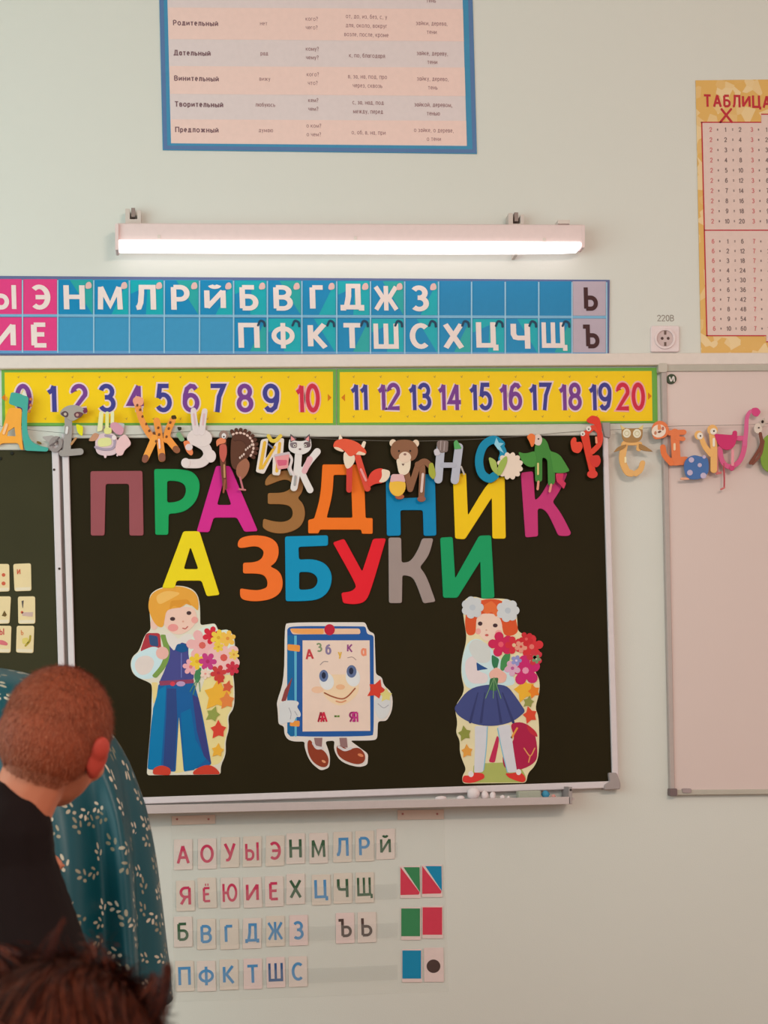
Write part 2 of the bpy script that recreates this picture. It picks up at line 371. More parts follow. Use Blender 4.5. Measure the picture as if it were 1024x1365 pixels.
# ------------------------------------------------------------------ chalkboards
BLK = mat((40, 32, 14), 0.55, 0.15, 5, spec=0.07); BLK2 = mat((58, 53, 32), 0.55, 0.12, 5, spec=0.1)
ALU = mat((218, 203, 205), 0.42); ALUD = mat((170, 155, 150), 0.5); PLG = mat((165, 150, 148), 0.6)
def board(label, q, fr, surf, extra=None):
    """q: corners of the writing surface tl tr br bl; fr: frame members (name, quad, d1)"""
    c = W(sum(p[0] for p in q) / 4, max(p[1] for p in q), 0); t = empty('chalkboard', (c.x, 0, c.z), label, 'chalkboard', 'chalkboards on the front wall')
    g = G(); quadbox(g, q, 0.0, 0.02); g.make('writing_surface', surf, t)
    for nm, qq, d1, m in fr:
        g = G(); quadbox(g, qq, 0.0, d1, ch=0.002); g.make(nm, m, t)
    return t
main = board('large dark green middle chalkboard carrying the big coloured letters and paper figures',
    [(88, 580), (808, 578), (820, 1048), (104, 1070)],
    [('frame_rail', [(85, 567), (812, 566), (812, 580), (85, 584)], 0.03, mat((205, 198, 188), 0.45)),
     ('frame_rail', [(100, 1066), (824, 1041), (824, 1050), (100, 1075)], 0.03, ALU),
     ('frame_stile', [(82, 578), (91, 578), (105, 1074), (97, 1074)], 0.03, ALU),
     ('frame_stile', [(804, 578), (811, 578), (825.5, 1050), (817, 1050)], 0.03, ALU)], BLK)
main.name = 'chalkboard'
g = G(); quadbox(g, rnd([(812, 1030), (822, 1030), (828, 1044), (827, 1052), (806, 1053), (806, 1046), (813, 1042)], 2), 0.0, 0.036, ch=0.002); g.make('corner_cap', PLG, main)
g = G(); quadbox(g, rnd([(802, 563), (814, 563), (814, 584), (806, 582)], 2), 0.0, 0.036, ch=0.002); g.make('corner_cap', PLG, main)
# tray : shelf + low lip
g = G()
a, b = W(104, 1085, 0.09), W(762, 1070, 0.09)
def slope(x): return (1085 - 1070) / (762 - 104)
prism(g, [P2([(104, 1078), (760, 1063), (760, 1066), (104, 1082)], 0.03)], 0.0, 0.085, 0)
prism(g, [P2([(104, 1075), (760, 1062), (760, 1072), (104, 1087)], 0.088)], 0.085, 0.09, 0.001)
g.make('chalk_tray', mat((196, 178, 176), 0.5), main)
g = G(); quadbox(g, [(758.5, 1049), (763, 1049), (763, 1072), (758.5, 1072)], 0.0, 0.09, ch=0.001); g.make('tray_end', PLG, main)
g = G(); quadbox(g, ell(761, 1053, 1.5), 0.088, 0.092); g.make('screw', mat((60, 50, 45), 0.4), main)
left = board('dark green left chalkboard wing with small cream picture cards',
    [(-560, 590), (74, 598), (84, 1075), (-560, 1105)],
    [('frame_rail', [(-560, 583), (74, 588), (74, 600), (-560, 596)], 0.028, mat((205, 198, 188), 0.45)),
     ('frame_rail', [(-560, 1100), (88, 1072), (88, 1082), (-560, 1112)], 0.03, ALU),
     ('frame_stile', [(68.5, 586), (78, 586), (91, 1078), (83, 1078)], 0.03, ALU)], BLK2)
g = G(); quadbox(g, [(78, 588), (83, 588), (97, 1074), (91, 1074)], 0.0, 0.012); g.make('hinge_strip', mat((150, 138, 132), 0.6), left)
for q in ((76, 626), (83, 758)): cut('screw', ell(q[0] - 4, q[1], 1.6), mat((70, 55, 50), .4), 0.03, 0.002, left)
for q in ((16, 604), (0, 611)):
    tag(cut('magnet', ell(q[0], q[1], 2.2), mat((30, 28, 22), 0.4), 0.02, 0.004), 'tiny black magnet %s the teal dinosaur letter' % ('right below' if q[0] > 5 else 'at the lower left of'), 'magnet', 'tiny magnets on the left chalkboard')

# whiteboard
c = W(1060, 1060, 0); wb = empty('whiteboard', (c.x, 0, c.z), 'pale pinkish whiteboard with thin grey frame hanging right of the chalkboard', 'whiteboard')
g = G(); quadbox(g, [(886, 490), (1290, 488), (1300, 1052), (898, 1056)], 0, 0.014); g.make('writing_surface', mat((216, 193, 187), 0.35, 0.02, 2, spec=0.4), wb)
for nm, q in (('frame_rail', [(881, 486), (1290, 484), (1290, 493), (881, 495)]), ('frame_rail', [(894, 1053), (1300, 1050), (1300, 1056), (894, 1060)]),
              ('frame_stile', [(882, 487), (889, 487), (900, 1059), (894, 1059)]), ('frame_stile', [(1288, 484), (1294, 484), (1304, 1056), (1298, 1056)])):
    g = G(); quadbox(g, q, 0, 0.02, ch=0.0015); g.make(nm, mat((182, 165, 160), 0.5) if 'stile' in nm else mat((186, 176, 164), 0.5), wb)
for p in ((898, 1056),): cut('corner_cap', rnd(rect(p[0] - 4.5, p[1] - 5, p[0] + 5, p[1] + 5), 2), mat((120, 100, 100), .5), 0, 0.026, wb)
cut('corner_cap', rnd(rect(878, 484, 890, 496), 3), mat((196, 184, 172), .5), 0, 0.024, wb)
cut('clip', rnd(rect(910, 1051, 922, 1057), 2), mat((165, 145, 145), .5), 0.0, 0.024, wb)
t = cut('round_magnet', ell(895.5, 505, 6.6, 6.6), mat((62, 72, 52), 0.35), 0.014, 0.006)
tag(t, 'small round dark magnet in the top left corner of the whiteboard', 'magnet')
cut('white_mark', stroke([(893, 503), (895, 508), (898, 502), (899, 508)], 1.8), WHITE, 0.0201, 0.0008, t)

# wall socket with its painted voltage
c = W(887, 451, 0); so = empty('wall_socket', (c.x, 0, c.z), 'square white wall socket between the alphabet strip and the multiplication chart', 'socket')
PK = mat((228, 208, 208), 0.4)
cut('cover_plate', rnd(rect(868, 434, 906, 469), 3), PK, 0, 0.009, so, ch=0.002)
g = G(); prism(g, [P2(ell(887, 451, 14, 14), .014), P2(ell(887, 451, 11, 11), .014)], 0.009, 0.014, 0.0008); g.make('socket_rim', PK, so)
cut('socket_well', ell(887, 451, 11), mat((205, 180, 178), .5), 0.009, 0.0006, so)
for dx in (-4, 4): cut('pin_hole', ell(887 + dx, 451, 2), mat((90, 70, 66), .6), 0.0096, 0.0004, so)
cut('earth_clip', rect(885.6, 441, 888.6, 446), mat((110, 88, 80), .5), 0.0096, 0.001, so); cut('earth_clip', rect(885.6, 456, 888.6, 461), mat((110, 88, 80), .5), 0.0096, 0.001, so)
tag(text('voltage_marking', '220В', 887.5, 424, 8.5, mat((150, 138, 130), .8), 0, None, th=0.0005), 'small grey stencilled voltage marking on the wall above the white socket', 'marking')

# ------------------------------------------------------------------ wall lamp
c = W(466, 330, 0); la = empty('wall_lamp', (c.x, 0, c.z), 'long white linear lamp with a glowing lower edge above the alphabet strip', 'lamp')
LM = mat((226, 202, 200), 0.45)
cut('housing', rnd([(156, 297), (778, 299), (779, 323), (157, 321)], 2), LM, 0.03, 0.04, la, ch=0.003)
cut('diffuser', rnd([(157, 319), (776, 322), (776, 328), (770, 333.5), (162, 331), (157, 330)], 3), mat((255, 250, 250), 0.4, emit=1.3), 0.035, 0.045, la, ch=0.004)
cut('end_cap', rnd(rect(153.5, 298, 158, 333), 1.5), LM, 0.03, 0.05, la); cut('end_cap', rnd(rect(775.5, 300, 780, 330), 1.5), LM, 0.03, 0.042, la)
for x, y in ((178, 288), (689, 294)):
    b = cut('bracket', rnd([(x - 11, y - 10), (x - 5, y - 10), (x - 5, y + 4), (x + 5, y + 4), (x + 5, y - 8), (x + 10, y - 8), (x + 10, y + 12), (x - 11, y + 12)], 1), mat((205, 190, 182), .5), 0, 0.04, la)
    cut('screw', rect(x - 3, y - 11, x + 2, y + 1), mat((150, 130, 124), .5), 0.0, 0.036, b)
for x, y in ((752, 295), (688, 337), (212, 315), (474, 317), (726, 319)):
    cut('clip', rect(x - (8 if y in (295,) else 2), y - 2, x + (8 if y == 295 else 2), y + 3), mat((215, 200, 192), .5), 0.03 if y != 337 else 0.0, 0.042, la)
c1, c2 = W(177, 285, .01), W(177, 240, .003)
# ------------------------------------------------------------------ grammar poster
def flatparts(nm, items, m, d, parent, th=0.0006):
    for it in items: cut(nm, it, m, d, th, parent, ch=0)
c = W(424, 204, 0); gp = empty('grammar_poster', (c.x, 0, c.z), 'blue bordered grammar case table poster hanging above the lamp', 'poster')
cut('sheet', [(208, -190), (625, -188), (636, 205), (217, 200)], mat((70, 140, 178), .5), 0.001, 0.002, gp)
cut('thin_border', [[(208, -188), (625, -186), (635, 204), (218, 199)], [(214, -180), (619, -178), (630, 199), (223, 194)]], mat((92, 120, 165), .5), 0.003, 0.0003, gp, ch=0)
cut('table_panel', [(219, -170), (612, -169), (622.5, 194.5), (228, 191)], mat((222, 204, 204), .55), 0.003, 0.0008, gp)
TXT = mat((128, 96, 102), .8); TX2 = mat((160, 122, 124), .8)
def xl(y): return 224 + (y) * 0.0235
def xr(y): return 617 + (y) * 0.029
for y0, y1 in ((10, 52), (88, 125), (159, 190.5)):
    cut('table_row', [(xl(y0), y0), (xr(y0), y0 + 2), (xr(y1), y1 + 3), (xl(y1), y1)], mat((236, 202, 194), .6), 0.0038, 0.0004, gp, ch=0)
rows = [(-12, 'Именительный', 'есть', ('кто?', 'что?'), ('',), ('заяц, дерево,', 'тень')),
        (30, 'Родительный', 'нет', ('кого?', 'чего?'), ('от, до, из, без, с, у', 'для, около, вокруг', 'возле, после, кроме'), ('зайки, дерева,', 'тени')),
        (70, 'Дательный', 'рад', ('кому?', 'чему?'), ('к, по, благодаря',), ('зайке, дереву,', 'тени')),
        (104, 'Винительный', 'вижу', ('кого?', 'что?'), ('в, за, на, под, про', 'через, сквозь'), ('зайку, дерево,', 'тень')),
        (138.5, 'Творительный', 'любуюсь', ('кем?', 'чем?'), ('с, за, над, под', 'между, перед'), ('зайкой, деревом,', 'тенью')),
        (172.5, 'Предложный', 'думаю', ('о ком?', 'о чём?'.replace('ё', 'е')), ('о, об, в, на, при',), ('о зайке, о дереве,', 'о тени'))]
for y, a, b, cc, e, f in rows:
    dx = y * 0.02
    def line(s, x, yy, h, al='c', wf=1.0, key='r'):
        if s: tag(text('printed_words', s, x + dx, yy, h, TXT if h > 7 else TX2, 0.0042, gp, th=0.0003, key=key, align=al, wf=wf, gap=.11), kind='stuff')
    line(a, 230, y, 7.4, 'l', 1.12, 'b'); line(b, 351, y + 1, 5.5)
    for k, s in enumerate(cc): line(s, 415, y - 5 + 11.5 * k, 5.5)
    n = len(e)
    for k, s in enumerate(e): line(s, 488, y + 4 + (k - (n - 1) / 2) * 12, 5.8, wf=.93)
    for k, s in enumerate(f): line(s, 575, y + 1 + 11.5 * k, 5.8, wf=.93)

# ------------------------------------------------------------------ multiplication chart
def yellowpat():
    m = bpy.data.materials.new('yellow_petal_print'); m.use_nodes = True; n = m.node_tree.nodes; L = m.node_tree.links; b = n['Principled BSDF']
    tc = n.new('ShaderNodeTexCoord'); v = n.new('ShaderNodeTexVoronoi'); v.inputs['Scale'].default_value = 34
    L.new(tc.outputs['Object'], v.inputs['Vector'])
    r = n.new('ShaderNodeValToRGB'); e = r.color_ramp.elements
    e[0].position = 0.2; e[0].color = (lin(232), lin(200), lin(150), 1); e[1].position = 0.5; e[1].color = (lin(222), lin(172), lin(92), 1)
    s = n.new('ShaderNodeSeparateColor'); L.new(v.outputs['Color'], s.inputs[0]); L.new(s.outputs[0], r.inputs[0])
    L.new(r.outputs[0], b.inputs['Base Color']); b.inputs['Roughness'].default_value = 0.5
    return m
c = W(1000, 475, 0); mt = empty('multiplication_chart', (c.x, 0, c.z), 'yellow and white multiplication table chart cut by the right edge of the photo', 'chart')
Z = Zf(860, 90, 0.3004)
cut('sheet', [(927.5, 107), (1190, 104), (1198, 472), (935, 475)], yellowpat(), 0.001, 0.002, mt)
RED = mat((190, 52, 62), .5); PNK = mat((224, 196, 188), .6)
panel = Z((252, 243), (515, 243), (515, 207), (1020, 207), (1040, 1215), (538, 1215), (538, 1190), (275, 1190))
cut('number_panel', panel, PNK, 0.003, 0.0005, mt, ch=0)
for q in (stroke(Z((252, 243), (275, 1190)), 1.6, curve=False), stroke(Z((250, 243), (516, 243), (516, 207), (1020, 207)), 1.5, curve=False),
          stroke(Z((264, 722), (1030, 722)), 1.5, curve=False), stroke(Z((274, 1190), (538, 1190), (538, 1217), (1040, 1217)), 1.5, curve=False)):
    cut('red_rule', q, RED, 0.0035, 0.0004, mt, ch=0)
text('title', 'ТАБЛИЦА', 938, 134, 16.5, RED, 0.003, mt, key='b', align='l', wf=1.0, gap=.12)
cut('red_cross_sign', stroke(Z((340, 185), (385, 242)), 3), RED, 0.0031, 0.0006, mt, ch=0); cut('red_cross_sign', stroke(Z((382, 185), (335, 242)), 3), RED, 0.0033, 0.0006, mt, ch=0)
D1 = mat((132, 112, 110), .8); D2 = mat((205, 120, 122), .8)
for blk, (Y0, dY, base) in enumerate(((275, 45.2, 2), (771, 43, 6))):
    for col in range(4):
        for k in range(10):
            X = 292 + 182 * col + (5 + k * .9 if not blk else 15 + k * .6) - 5; Y = Y0 + dY * k
            a = base + col; g = G()
            p = Z((X, Y), (X + 30, Y), (X + 65, Y), (X + 97, Y), (X + 130, Y))
            textgeo(g, str(a), *p[0], 6.2, .0036, .0003, key='b', i=1)
            textgeo(g, '×', p[1][0], p[1][1], 6, .0036, .0003, key='b'); textgeo(g, str(k + 1), *p[2], 6.2, .0036, .0003, key='b')
            textgeo(g, '=', p[3][0], p[3][1], 6, .0036, .0003, key='b'); textgeo(g, str(a * (k + 1)), *p[4], 6.2, .0036, .0003, key='b')
            g.make('table_line', [D1, D2], mt)

# ------------------------------------------------------------------ alphabet strip with pockets
cols = [-64, -17, 30, 77, 125, 172.5, 219, 266, 311.5, 356.5, 402.5, 449, 494, 539.6, 584.7, 628.8, 673.7, 718.4, 762.7, 809]
c = W(380, 475, 0); ab = empty('alphabet_strip', (c.x, 0, c.z), 'long blue alphabet pocket strip hanging between the lamp and the number charts', 'pocket chart')
cut('backing', [(-110, 367), (813, 373), (812, 476), (-110, 473)], mat((100, 108, 150), .5), 0.001, 0.004, ab)
top = 'ЮОЫЭНМЛРЙБВГДЖЗ    Ь'; bot = 'ЮЁИЕ     ПФКТШСХЦЧЩЪ'
top = [None, 'У', 'Ы', 'Э', 'Н', 'М', 'Л', 'Р', 'Й', 'Б', 'В', 'Г', 'Д', 'Ж', 'З', None, None, None, None, 'Ь']
bot = [None, 'Ю', 'И', 'Е', None, None, None, None, None, 'П', 'Ф', 'К', 'Т', 'Ш', 'С', 'Х', 'Ц', 'Ч', 'Щ', 'Ъ']
top = top[1:]; bot = bot[1:]
PINK = mat((224, 62, 128), .4); BLUE = mat((30, 128, 178), .4); BLUEL = mat((62, 144, 188), .4); TEAL = mat((20, 164, 176), .4); TEALB = mat((20, 132, 182), .4); LIL = mat((186, 168, 182), .5)
TEALG = mat((40, 160, 160), .4)
WLET = mat((236, 214, 210), .5); BRN = mat((70, 40, 42), .5)
RNM = {0: 'upper', 1: 'lower'}
ORD = ['zeroth', 'leftmost', 'second', 'third', 'fourth', 'fifth', 'sixth', 'seventh', 'eighth', 'ninth', 'tenth', 'eleventh', 'twelfth', 'thirteenth', 'fourteenth', 'fifteenth', 'sixteenth', 'seventeenth', 'last']
for r in (0, 1):
    for k in range(19):
        x0, x1 = cols[k], cols[k + 1]
        y0, y1 = ((373 + x0 * .004, 419 + x0 * .002) if r == 0 else (424 + x0 * .002, 469 + x0 * .003))
        ltr = (top, bot)[r][k]
        cell = rect(x0 + .8, y0 - 1, x1 - .8, y1 + 1)
        cut('pocket', cell, PINK if k < 3 else LIL if k == 18 else (BLUEL if k < 8 else BLUE), 0.005, 0.0012, ab, ch=0)
        if ltr is None: continue
        xc, yc = (x0 + x1) / 2, (y0 + y1) / 2
        ct = W(xc, yc, .008)
        cn = 'pink' if k < 3 else 'lilac' if k == 18 else 'turquoise'
        ln = 'dark brown' if k == 18 else 'white'
        edge = ' at the left edge of the photo' if k <= 1 else ''
        cdt = empty('letter_card', (ct.x, -0.0062, ct.z), '%s card with %s letter %s, %s in the %s row of the long alphabet strip' % (cn, ln, ltr, ORD[k], RNM[r]), 'letter card', 'letter cards in the alphabet strip')
        base = PINK if k < 3 else LIL if k == 18 else (TEAL if (k + r) % 3 else TEALG)
        cut('card', rect(x0 + 1.6, y0, x1 - 1.6, y1), base, 0.0062, 0.0008, cdt, ch=0)
        if 3 <= k < 18:
            q = [[(x0 + 1.6, y1), (x0 + 1.6, y0), (x0 + 16, y0), (x1 - 1.6, y1)], [(x0 + 1.6, y1), (x0 + 1.6, y0 + 18), (x0 + 24, y0 + 8), (x0 + 22, y1)], [(x0 + 1.6, y0), (x1 - 1.6, y0), (x1 - 24, y1), (x0 + 1.6, y1)]][(k * 2 + r) % 3]
            cut('blue_ground', q, TEALB, 0.007, 0.0002, cdt, ch=0)
        h = 34 if ltr not in 'ЙЁ' else 28.5
        wf = {'Ш': 1.18, 'Щ': 1.08, 'Ж': 1.1, 'М': 1.3, 'Ф': 1.2, 'Ы': 1.15, 'Й': 1.6, 'Е': 1.45, 'Г': 1.4, 'Ц': 1.3, 'Ь': 1.1, 'Ъ': 1.1}.get(ltr, 1.36) * .9
        ox = -2 if 3 <= k < 18 else 0
        if ltr in 'ЬЪ': h = 31; ox = 2
        text('letter', ltr, xc + ox, yc + (2 if ltr in 'ЙЁ' else 0) - (2 if ltr in 'ДЦЩ' else 0), h, BRN if k == 18 else WLET, 0.0072, cdt, key='b', wf=wf, th=0.001)
        if 3 <= k < 18:
            bx, by = x1 - 7.5, y0 + 7
            if r == 0: cut('bell_mark', rnd([(bx - 2, by - 4), (bx + 3, by - 5), (bx + 5, by), (bx + 4, by + 4), (bx - 3, by + 5), (bx - 4, by + 1)], 3), mat((226, 180, 176), .5), 0.0072, 0.0013, cdt, ch=0)
            else:
                cut('headphone_mark', stroke([(bx - 5, by + 2), (bx - 2, by - 4), (bx + 3, by - 2), (bx + 4, by + 3)], 3), mat((36, 66, 92), .5), 0.0072, 0.0013, cdt, ch=0)
for k in range(20):
    x = cols[k]; cut('divider', rect(x - .9, 373 + x * .004, x + .9, 470 + x * .003), mat((150, 190, 215), .4), 0.0062, 0.0016, ab, ch=0)
for y in (420.5, ): cut('pocket_rim', [(-64, y - 2), (809, y + .5), (809, y + 4), (-64, y + 1.5)], mat((120, 172, 205), .35), 0.0062, 0.0014, ab, ch=0)
cut('pocket_rim', [(-64, 467), (809, 470), (809, 473), (-64, 471)], mat((100, 150, 195), .35), 0.0062, 0.0014, ab, ch=0)

# ------------------------------------------------------------------ number charts
NAVY = mat((66, 62, 140), .5); PUR = mat((122, 62, 142), .5); RD = mat((206, 44, 70), .5); HALO = mat((236, 206, 206), .5); HALOP = mat((240, 170, 170), .5)
YEL = mat((246, 200, 18), .45, .03, 12); GRN = mat((112, 168, 74), .5); GRN2 = mat((70, 160, 140), .5)
def numchart(q, inner, nums, xs, yc, h, label, dy=0, marks=()):
    c = W((q[0][0] + q[1][0]) / 2, q[2][1], 0); t = empty('number_chart', (c.x, 0, c.z), label, 'number chart', 'yellow number charts')
    cut('border', q, GRN, 0, 0.005, t); cut('yellow_ground', inner, YEL, 0.005, 0.0006, t, ch=0)
    for n, x in zip(nums, xs):
        s = str(n); m = RD if n in (10, 20) else (PUR if n % 2 == 0 else NAVY)
        big = 1 if n >= 10 else 0
        o = text('numeral', s, x, yc, h, m, 0.006, t, key='h0', wf=.84 if big else 1.0, th=0.0012, gap=.08 if big else .1)
        text('outline', s, x, yc, h, HALOP if n in (10, 20) else HALO, 0.0056, o, key='h1', wf=.84 if big else 1.0, th=0.0007, gap=.08 if big else .1)
    for x, y, dr in marks: cut('arrow_mark', [(x, y - 5), (x + 5 * dr, y), (x, y + 5)], mat((214, 120, 20), .5), .0056, .0004, t, ch=0)
    for k in range(12):
        for yy in (inner[0][1] + 6, inner[2][1] - 6):
            x = inner[0][0] + 18 + k * 36
            if x < inner[1][0] - 4: cut('butterfly_mark', [(x - 2, yy - 1), (x, yy), (x + 2, yy - 2), (x + 1, yy + 2)], mat((190, 150, 60), .5), .0056, .0003, t, ch=0)
    return t
numchart([(2, 492), (448, 492), (448, 567.5), (3, 567.5)], [(6, 496.5), (444, 495.5), (444, 564), (7, 563.5)], range(11), [31, 69, 106, 143, 181, 218, 254.5, 290.5, 326.5, 361.5, 410.5], 530.5, 38.5,
         'left yellow number chart with green border, numbers from zero to ten', marks=((7, 530, -1), (437, 530, 1)))
numchart([(449.5, 492), (876, 490), (877, 563.5), (449.5, 567)], [(453, 496), (869, 494.5), (870, 561), (453, 563.5)], range(11, 21), [479, 519, 560, 600, 641, 681, 720.5, 760.5, 800.5, 841], 528.5, 36.5,
         'right yellow number chart with green border, numbers from eleven to twenty', marks=((460, 530, -1), (864, 528, 1)))

# ------------------------------------------------------------------ clear pocket sheet with letter cards under the board
def clearmat():
    m = bpy.data.materials.new('clear_film'); m.use_nodes = True; n = m.node_tree.nodes; L = m.node_tree.links
    b = n['Principled BSDF']; b.inputs['Base Color'].default_value = (.8, .78, .72, 1); b.inputs['Roughness'].default_value = 0.25
    t = n.new('ShaderNodeBsdfTransparent'); x = n.new('ShaderNodeMixShader'); x.inputs[0].default_value = 0.05
    L.new(t.outputs[0], x.inputs[1]); L.new(b.outputs[0], x.inputs[2]); L.new(x.outputs[0], n['Material Output'].inputs['Surface'])
    return m
CLR = clearmat()
c = W(410, 1330, 0); ps = empty('clear_pocket_sheet', (c.x, 0, c.z), 'clear plastic pocket sheet on the wall below the chalkboard tray', 'pocket chart')
cut('film', [(228, 1088), (592, 1080), (598, 1322), (232, 1336)], CLR, 0.0005, 0.001, ps, ch=0)
for y in (1155, 1210, 1262, 1318): cut('pocket_strip', [(232, y - 20), (530, y - 32), (530, y - 12), (232, y)], CLR, 0.006, 0.0006, ps, ch=0, back=0.0059)
HB = mat((226, 196, 180), .6)
for q, l in (([(229, 1088), (287, 1086), (287, 1098), (229, 1100)], 0), ([(530, 1080), (592, 1079), (592, 1092), (530, 1093)], 0)):
    o = cut('header_tape', q, HB, 0.0015, 0.002, ps)
    for x in (q[0][0] + 7, q[1][0] - 9): cut('pin', ell(x, (q[0][1] + q[2][1]) / 2 - 1, 1.5), mat((190, 120, 110), .4), .0035, .002, o)
CR = mat((200, 58, 92), .6); CGN = mat((62, 92, 66), .6); CB = mat((82, 140, 190), .6); CBD = mat((60, 92, 140), .6); CBR = mat((84, 66, 62), .6)
CARD = [mat((224, 206, 198), .6), mat((228, 202, 198), .6), mat((220, 204, 192), .6)]
rowsC = [('first', [('А', 244, 1139, CR), ('О', 276, 1138, CR), ('У', 306.5, 1136, CR), ('Ы', 336, 1135, CR), ('Э', 366.5, 1134, CR), ('Н', 394, 1131, CGN), ('М', 424.5, 1130.5, CGN), ('Л', 456.5, 1129, CB), ('Р', 486, 1127.7, CB), ('Й', 514, 1125, CGN)]),
         ('second', [('Я', 247, 1194, CR), ('Ё', 276, 1190, CR), ('Ю', 306.5, 1190, CR), ('И', 336.5, 1189.5, CR), ('Е', 365.5, 1188, CR), ('Х', 394, 1185, CGN), ('Ц', 428, 1186, CB), ('Ч', 457, 1184, CGN), ('Щ', 486, 1183, CGN)]),
         ('third', [('Б', 244, 1242, CGN), ('В', 275, 1245, CB), ('Г', 305.6, 1245, CB), ('Д', 336, 1244, CB), ('Ж', 367, 1241, CB), ('З', 398, 1240, CB), ('Ъ', 460, 1237, CBR), ('Ь', 489, 1236, CBR)]),
         ('bottom', [('П', 246, 1301, CB), ('Ф', 275, 1301, CB), ('К', 305, 1299, CB), ('Т', 337, 1298, CB), ('Ш', 367.6, 1296, CBD), ('С', 397, 1295, CB)])]
CN = {id(CR): 'red', id(CGN): 'dark green', id(CB): 'light blue', id(CBD): 'dark blue', id(CBR): 'brown'}
for rn, cs in rowsC:
    for k, (l, x, y, m) in enumerate(cs):
        ct = W(x, y, .003)
        t = empty('letter_card', (ct.x, -0.0016, ct.z), 'white card with %s letter %s, %s in the %s row of the clear pocket sheet' % (CN[id(m)], l, 'leftmost' if k == 0 else ORD[k + 1], rn), 'letter card', 'small letter cards in the clear pocket sheet')
        tl = random.uniform(-.6, .6); yo = 1
        cut('card', rnd([(x - 12.5 - tl, y - 20), (x + 12.2 - tl, y - 20.6), (x + 12.8 + tl, y + 20), (x - 12.2 + tl, y + 21)], 1.5), random.choice(CARD), 0.0016, 0.0014, t, ch=.0003)
        wf = {'Ш': .86, 'Щ': .82, 'Ж': .86, 'Ы': .86, 'Ю': .82, 'М': .9}.get(l, 1.0)
        text('letter', l, x, y + (2.5 if l in 'ЙЁ' else -1 if l in 'ЦЩД' else 0), 24.5 if l not in 'ЙЁ' else 20.5, m, 0.003, t, key='t', wf=wf)
GC = mat((62, 132, 86), .6); RC = mat((212, 62, 84), .6); BC = mat((28, 134, 176), .6)
def ccard(q, label, layers):
    ct = W((q[0] + q[2]) / 2, (q[1] + q[3]) / 2, 0); t = empty('colour_card', (ct.x, -.0016, ct.z), label, 'colour card', 'colour cards at the right of the clear pocket sheet')
    cut('card', rnd([(q[0] - 1, q[1] - 1.5), (q[2] + .8, q[1] - 2), (q[2] + 1.4, q[3] + 5), (q[0] - .4, q[3] + 5)], 1), CARD[1], .0016, .0012, t, ch=.0003)
    for nm, r, m in layers: cut(nm, r, m, .0028, .0004, t, ch=0)
def two(q, a, b): return [('red_half', [(q[0], q[1]), (q[2], q[3] - 3), (q[2] - 1, q[3]), (q[0], q[3] + .6)], a), ('coloured_half', [(q[0] + 4, q[1]), (q[2], q[1]), (q[2] + .6, q[3] - 3)], b)]
q = (534, 1156, 559.5, 1192.5); ccard(q, 'card split diagonally into red and green, top left of the colour cards', two(q, RC, GC))
q = (563, 1154.5, 588.7, 1191); ccard(q, 'card split diagonally into red and blue, top right of the colour cards', two(q, RC, BC))
for q, l, m in (((535, 1211, 560, 1248), 'plain green card below the red and green split card', GC), ((563.5, 1209.5, 589.5, 1246), 'plain red card below the red and blue split card', RC), ((536.5, 1267, 561.5, 1304.5), 'plain blue card at the bottom left of the colour cards', BC)):
    ccard(q, l, [('colour_field', rect(*q), m)])
q = (566, 1265, 590.5, 1304); ccard(q, 'white card with a single dark brown dot at the bottom right', [('dot', ell(578, 1288, 9.2, 9), mat((82, 62, 58), .6))])

# small picture cards on the left chalkboard
CRM = mat((232, 204, 158), .6, .06, 30); CRM2 = mat((232, 212, 186), .6)
Z = Zf(0, 740, .1172)
def pcard(q, label, layers):
    p = Z(*q); ct = W(sum(a[0] for a in p) / 4, sum(a[1] for a in p) / 4, .02); t = empty('picture_card', (ct.x, -.02, ct.z), label, 'picture card', 'small picture cards on the left chalkboard')
    cut('card', rnd(p, 3), CRM, .02, .002, t); 
    b0, b1 = Vector(p[3]), Vector(p[2])
    cut('caption_band', rnd([tuple(b0 + Vector((1, -5))), tuple(b1 + Vector((-1, -5))), tuple(b1 + Vector((-1.5, -1))), tuple(b0 + Vector((1.5, -1)))], 1.5), CRM2, .022, .0003, t, ch=0)
    for nm, r, m in layers(t): cut(nm, r, m, .0222, .0004, t, ch=0)
OR_ = mat((206, 92, 66), .6)
def L1(t): text('letter', 'И', *Z((212, 188))[0], 8, OR_, .0222, t, key='b', wf=.8); return []
def L2(t): return [('tool_drawing', Z((245, 520), (270, 515), (262, 600), (255, 600)), mat((90, 80, 78), .6)), ('grey_bar_drawing', Z((250, 650), (375, 648), (370, 700), (255, 690)), mat((205, 170, 160), .6)), ('orange_dot_drawing', ell(*Z((250, 650))[0], 1.8), OR_)]
def L3(t): text('letter', 'Ь', *Z((252, 880))[0], 7, mat((214, 130, 80), .6), .0222, t, key='b', wf=.8); return [('banana_drawing', stroke(Z((345, 920), (335, 980), (290, 1030)), 2.6), mat((176, 150, 50), .6)), ('yellow_drawing', rnd(Z((250, 945), (320, 935), (330, 1000), (255, 1015)), 3), mat((222, 196, 110), .6))]
pcard([(150, 100), (352, 92), (358, 405), (165, 412)], 'cream card with a red letter И, top right of the small cards', L1)
pcard([(203, 470), (400, 468), (402, 780), (208, 782)], 'cream card with a thin grey tool drawing, middle right of the small cards', L2)
pcard([(190, 803), (390, 803), (380, 1115), (182, 1108)], 'cream card with a yellow fruit drawing, bottom right of the small cards', L3)
pcard([(-90, 100), (105, 100), (110, 412), (-85, 418)], 'cream card with two orange spots cut by the left photo edge, top row', lambda t: [('orange_dot_drawing', ell(*Z((40, 225))[0], 2.4), OR_), ('orange_dot_drawing', ell(*Z((40, 322))[0], 2.6), OR_)])
